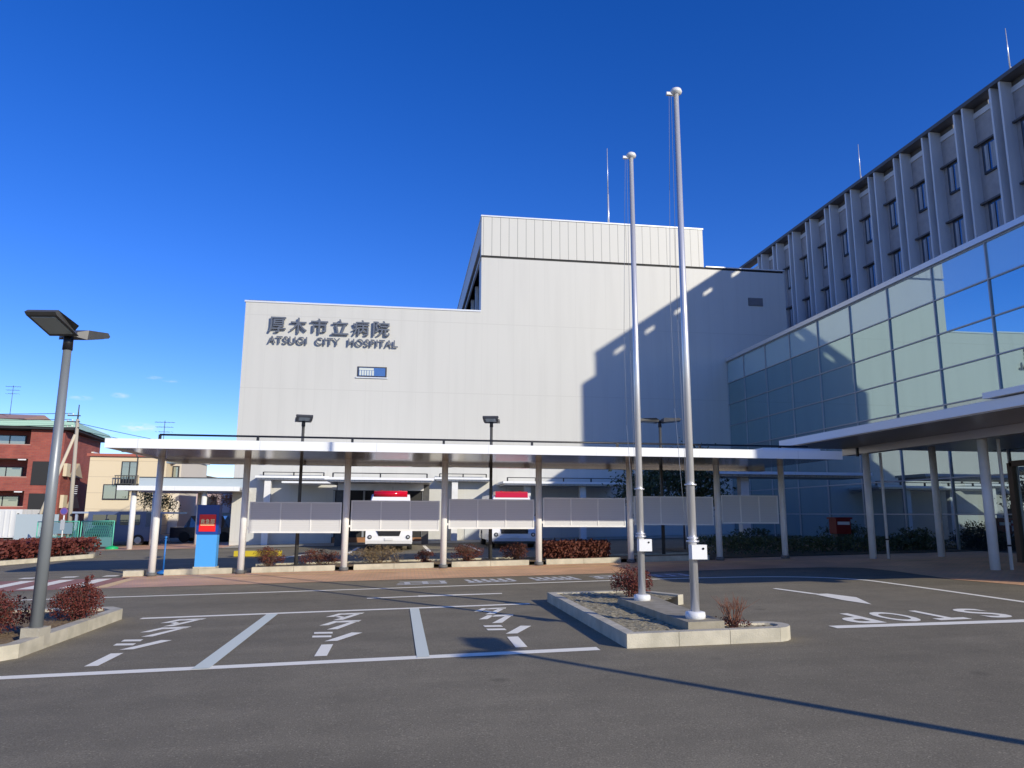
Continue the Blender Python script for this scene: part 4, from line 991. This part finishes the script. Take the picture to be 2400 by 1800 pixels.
for z0, z1 in ((6.0, 7.15), (3.3, 4.42), (.7, 1.95)):
    bl = B(-26, -2.6, 0, .15, z0, z1).build('balcony', M_brick, fl, local=True)
    B(-26, -2.6, .16, 1.58, z0, z0+.12).build('balcony_slab', M_conc, bl, local=True)
    B(-26, -2.55, -.03, .18, z1, z1+.08).build('balcony_cap', mat('pinkish_cap', (.45, .25, .2), .7), bl, local=True)
    B(-3.35, -2.75, -.02, .02, z0-.13, z0-.03).build('balcony_lamp', M_steelw, bl, local=True)
    for x in (-23.5, -17.5, -11.5, -5.8):
        f = B(x-.12, x+2.4, 1.50, 1.56, z1-.6, z1+.95).build('window', M_wframe, fl, local=True)
        B(x, x+1.1, 1.47, 1.498, z1-.5, z1+.88).build('pane', M_pane, f, local=True); B(x+1.2, x+2.3, 1.47, 1.498, z1-.5, z1+.88).build('pane', M_pane, f, local=True)
    for x in (-20.5, -14.5, -8.6): B(x, x+.9, .2, 1.55, z1+.09, z1+1.4).build('balcony_divider', M_brick, fl, local=True)
B(-2.6, 0, 0, 1.58, -.7, 8.5).build('stair_tower', M_brick, fl, local=True)
for z0 in (6.0, 3.3):
    B(-2.2, -.4, -.06, -.003, z0-2.2, z0-.2).build('stair_opening', M_dark, fl, local=True)
    b = MB(); v = [b.bm.verts.new(p) for p in ((.02, 2.0, z0-1.4-ZB), (.02, 5.2, z0-1.4-ZB), (.02, 3.9, z0-.1-ZB), (.3, 2.0, z0-1.4-ZB), (.3, 5.2, z0-1.4-ZB), (.3, 3.9, z0-.1-ZB))]
    for f in ((0, 1, 2), (5, 4, 3), (0, 3, 4, 1), (1, 4, 5, 2), (2, 5, 3, 0)): b.bm.faces.new([v[i] for i in f])
    b.build('stair_gable', M_tan, fl, local=True)
    B(.02, .3, .4, 1.4, z0-1.4, z0-.3).build('stair_panel', mat('cream_panel', (.62, .55, .38), .7), fl, local=True)
for (y, z0) in ((8.4, 5.9), (8.4, 3.0)):
    f = MB().box(0, .05, y, y+1.5, z0-ZB, z0+1.3-ZB).build('window', M_wframe, fl, local=True)
    MB().box(.051, .07, y+.25, y+1.4, z0+.1-ZB, z0+1.2-ZB).build('pane', M_pane, f, local=True)
    MB().box(0, .22, y-.1, y+1.6, z0+1.3-ZB, z0+1.42-ZB).build('hood', M_steelw, f, local=True); MB().box(0, .2, y-.05, y+1.55, z0-.12-ZB, z0-ZB).build('sill', M_steelw, f, local=True)
# salmon house behind
sa = thing('salmon_house', 'salmon pink flat-roofed house rising behind the green roof', 'building', (-50, 98, -1))
MB().box(-60, -47.2, 98, 108, -1, 12.9).build('wall', mat('salmon_plaster', (.62, .3, .2), .8), sa)
b = MB(); b.xprof([(97.8, 12.9), (108.2, 12.9), (103, 14)], -60.2, -47); b.build('roof', mat('salmon_roof', (.4, .25, .2), .8), sa)
# cream house
M_cream = lines_mat('cream_siding', (.72, .6, .4), (.55, .45, .3), [(2, 1.35, .05, .3)], .7)
ch = thing('cream_house', 'cream three-storey house with dark-framed windows behind the far canopy', 'building', (-24.5, 67, -.6))
k_ = 1.0
MB().box(-26.6, -20.4, 67, 77, -.7, 6.25).build('wall', M_cream, ch)
MB().box(-20.39, -19.6, 68.5, 77, -.7, 6.2).build('side_wall', mat('pale_cream', (.66, .6, .5), .7), ch)
MB().box(-26.8, -19.4, 66.8, 77.2, 6.26, 6.48).build('roof', mat('red_roof_edge', (.42, .12, .08), .6), ch)
for (x0, x1, z0, z1, rail) in ((-24.0, -22.7, 4.0, 5.85, True), (-25.3, -23.2, 2.6, 3.9, False), (-25.0, -23.0, .4, 1.5, False)):
    f = MB().box(x0, x1, 66.93, 66.998, z0, z1).build('window', M_wframe, ch)
    xm = (x0+x1)/2
    for a, c in ((x0+.08, xm-.05), (xm+.05, x1-.08)): MB().box(a, c, 66.9, 66.928, z0+.35 if rail else z0+.1, z1-.08).build('pane', M_pane, f)
    if rail:
        b = MB()
        for i in range(9): xx = x0-.3+i*(x1-x0+.5)/8; b.box(xx-.02, xx+.02, 66.55, 66.6, z0-.05, z0+.6)
        b.box(x0-.35, x1+.25, 66.53, 66.62, z0+.58, z0+.65); b.box(x0-.35, x1+.25, 66.53, 66.9, z0-.1, z0-.04); b.build('railing', M_lamp, f)
f = MB().box(-20.3, -19.75, 68.4, 68.49, 3.9, 5.6).build('window', M_wframe, ch); MB().box(-20.2, -19.85, 68.37, 68.398, 4.0, 5.5).build('pane', M_pane, f)
# beige and grey houses farther back
bh = thing('beige_house', 'long pale beige house with sloping roof behind the cream house', 'building', (-26, 92, -.7))
MB().box(-29, -23.9, 92, 100, -.7, 6.0).build('wall', mat('beige_plaster', (.6, .53, .42), .8), bh)
b = MB(); b.bm.verts.ensure_lookup_table(); va = [b.bm.verts.new(p) for p in ((-29.2, 91.8, 6.75), (-23.7, 91.8, 5.95), (-23.7, 100.2, 5.95), (-29.2, 100.2, 6.75), (-29.2, 91.8, 6.0), (-23.7, 91.8, 5.9), (-23.7, 100.2, 5.9), (-29.2, 100.2, 6.0))]
for f_ in ((0, 1, 2, 3), (4, 7, 6, 5), (0, 4, 5, 1), (2, 6, 7, 3), (1, 5, 6, 2), (0, 3, 7, 4)): b.bm.faces.new([va[i] for i in f_])
b.build('roof', mat('sand_roof', (.55, .5, .4), .7), bh)
MB().box(-27.5, -26.2, 91.93, 91.99, 3.2, 4.6).build('window', M_wframe, bh)
ph = thing('pink_house', 'pale pink house seen under the far canopy beside the blue sign', 'building', (-15, 66, -.5))
MB().box(-17.5, -11.5, 66, 74, -.6, 4.0).build('wall', mat('pink_plaster', (.62, .45, .42), .8), ph)
MB().box(-17.8, -11.2, 65.7, 74.3, 4.0, 4.3).build('roof', mat('dark_roof', (.07, .07, .09), .6), ph)
for x in (-16.6, -14.6, -12.8): MB().box(x, x+.8, 65.93, 65.99, 1.2, 2.9).build('window', M_wframe, ph)
tree(-13.2, 58, 3.0, 1.2, 'small tree with orange-red leaves beside the white block corner', 'red_leaf_tree', mat('orange_leaf', (.4, .1, .05), .7, col2=(.5, .2, .06), scale=5), 1600, 91)
tree(-16.9, 52, 3.2, 1.4, 'small olive tree in front of the cream house, under the far canopy', 'garden_tree', mat('olive_leaf', (.16, .15, .05), .7, col2=(.1, .1, .03), scale=5), 1800, 95)
# utility pole with braces and wires
up_ = thing('utility_pole', 'tan concrete utility pole with a leaning brace in front of the flats', 'utility pole', (-18.8, 45.6, gz(-18.8, 45.6)))
M_pole = mat('pole_concrete', (.4, .36, .29), .85)
MB().cyl((-18.8, 45.6, -.6), (-19.0, 45.6, 6.9), .13, .09, 12).build('pole', M_pole, up_)
MB().cyl((-19.0, 45.6, 6.9), (-19.0, 45.6, 7.75), .045, .03, 8).build('top_spike', M_lamp, up_)
MB().cyl((-20.9, 45.2, -.7), (-19.03, 45.55, 6.0), .1, .08, 12).build('brace', mat('pale_brace', (.55, .48, .36), .8), up_)
for z in (7.1, 6.75, 6.4):
    ar = MB().box(-19.55, -18.85, 45.52, 45.58, z-.03, z+.03).build('crossarm', M_lamp, up_)
    b = MB()
    for x in (-19.5, -19.25): b.cyl((x, 45.55, z+.03), (x, 45.55, z+.13), .035, .03, 8)
    b.build('insulator', M_steelw, ar)
b = MB()
for i in range(5): b.box(-18.72, -18.6, 45.5, 45.6, 2.6+i*.11, 2.63+i*.11)
b.build('wrap_band', M_steelw, up_)
def wire(p, q, sag, label):
    pts = [tuple(Vector(p).lerp(Vector(q), i/16) - Vector((0, 0, sag*4*(i/16)*(1-i/16)))) for i in range(17)]
    o = MB().tube(pts, .018, 5).build('overhead_wire', M_black); tag(o, label, 'wire', 'overhead wires')
wl = 'one of the thin wires strung from the utility pole past the flats'
for z in (7.1, 6.75, 6.4): wire((-19.3, 45.5, z+.12), (-60, 52, z+1.4), .5, wl)
wr = 'one of the thin wires sagging behind the canopy towards the white block'
for z in (6.7, 6.3, 5.9): wire((-19.1, 45.6, z), (-9, 95, z+1.5), .7, wr)
# slim street lamp and aerials on the far roofs
s2 = thing('slim_road_lamp', 'thin dark road lamp with a curved arm seen under the canopy', 'street lamp', (-17.0, 50, gz(-17, 50)))
MB().tube([(-17.0, 50, -.5), (-17.0, 50, 5.0), (-17.15, 50, 5.3), (-17.5, 50, 5.4)], .045, 8).build('pole', M_lamp, s2)
MB().box(-18.0, -17.45, 49.9, 50.1, 5.36, 5.44).build('lamp_head', M_lamp, s2, bevel=.02)
def aerial(x, y, z0, h, label):
    t = thing('roof_aerial', label, 'aerial', (x, y, z0), 0, 'television aerials')
    MB().cyl((x, y, z0-.1), (x, y, z0+h), .035, .03, 6).build('mast', M_lamp, t)
    b = MB()
    for k in range(3):
        zz = z0+h-.15-.45*k; b.tube([(x-.9+.2*k, y, zz), (x+.9-.2*k, y, zz)], .02, 5)
        for i in range(5): xx = x-.7+.35*i; b.tube([(xx, y-.3, zz), (xx, y+.3, zz)], .014, 4)
    b.build('elements', M_lamp, t)
aerial(-49.2, 99, 13.6, 3.6, 'television aerial over the salmon house, cut by the left edge of the photo')
aerial(-22.4, 72, 6.4, 3.6, 'television aerial rising above the left end of the walkway canopy')
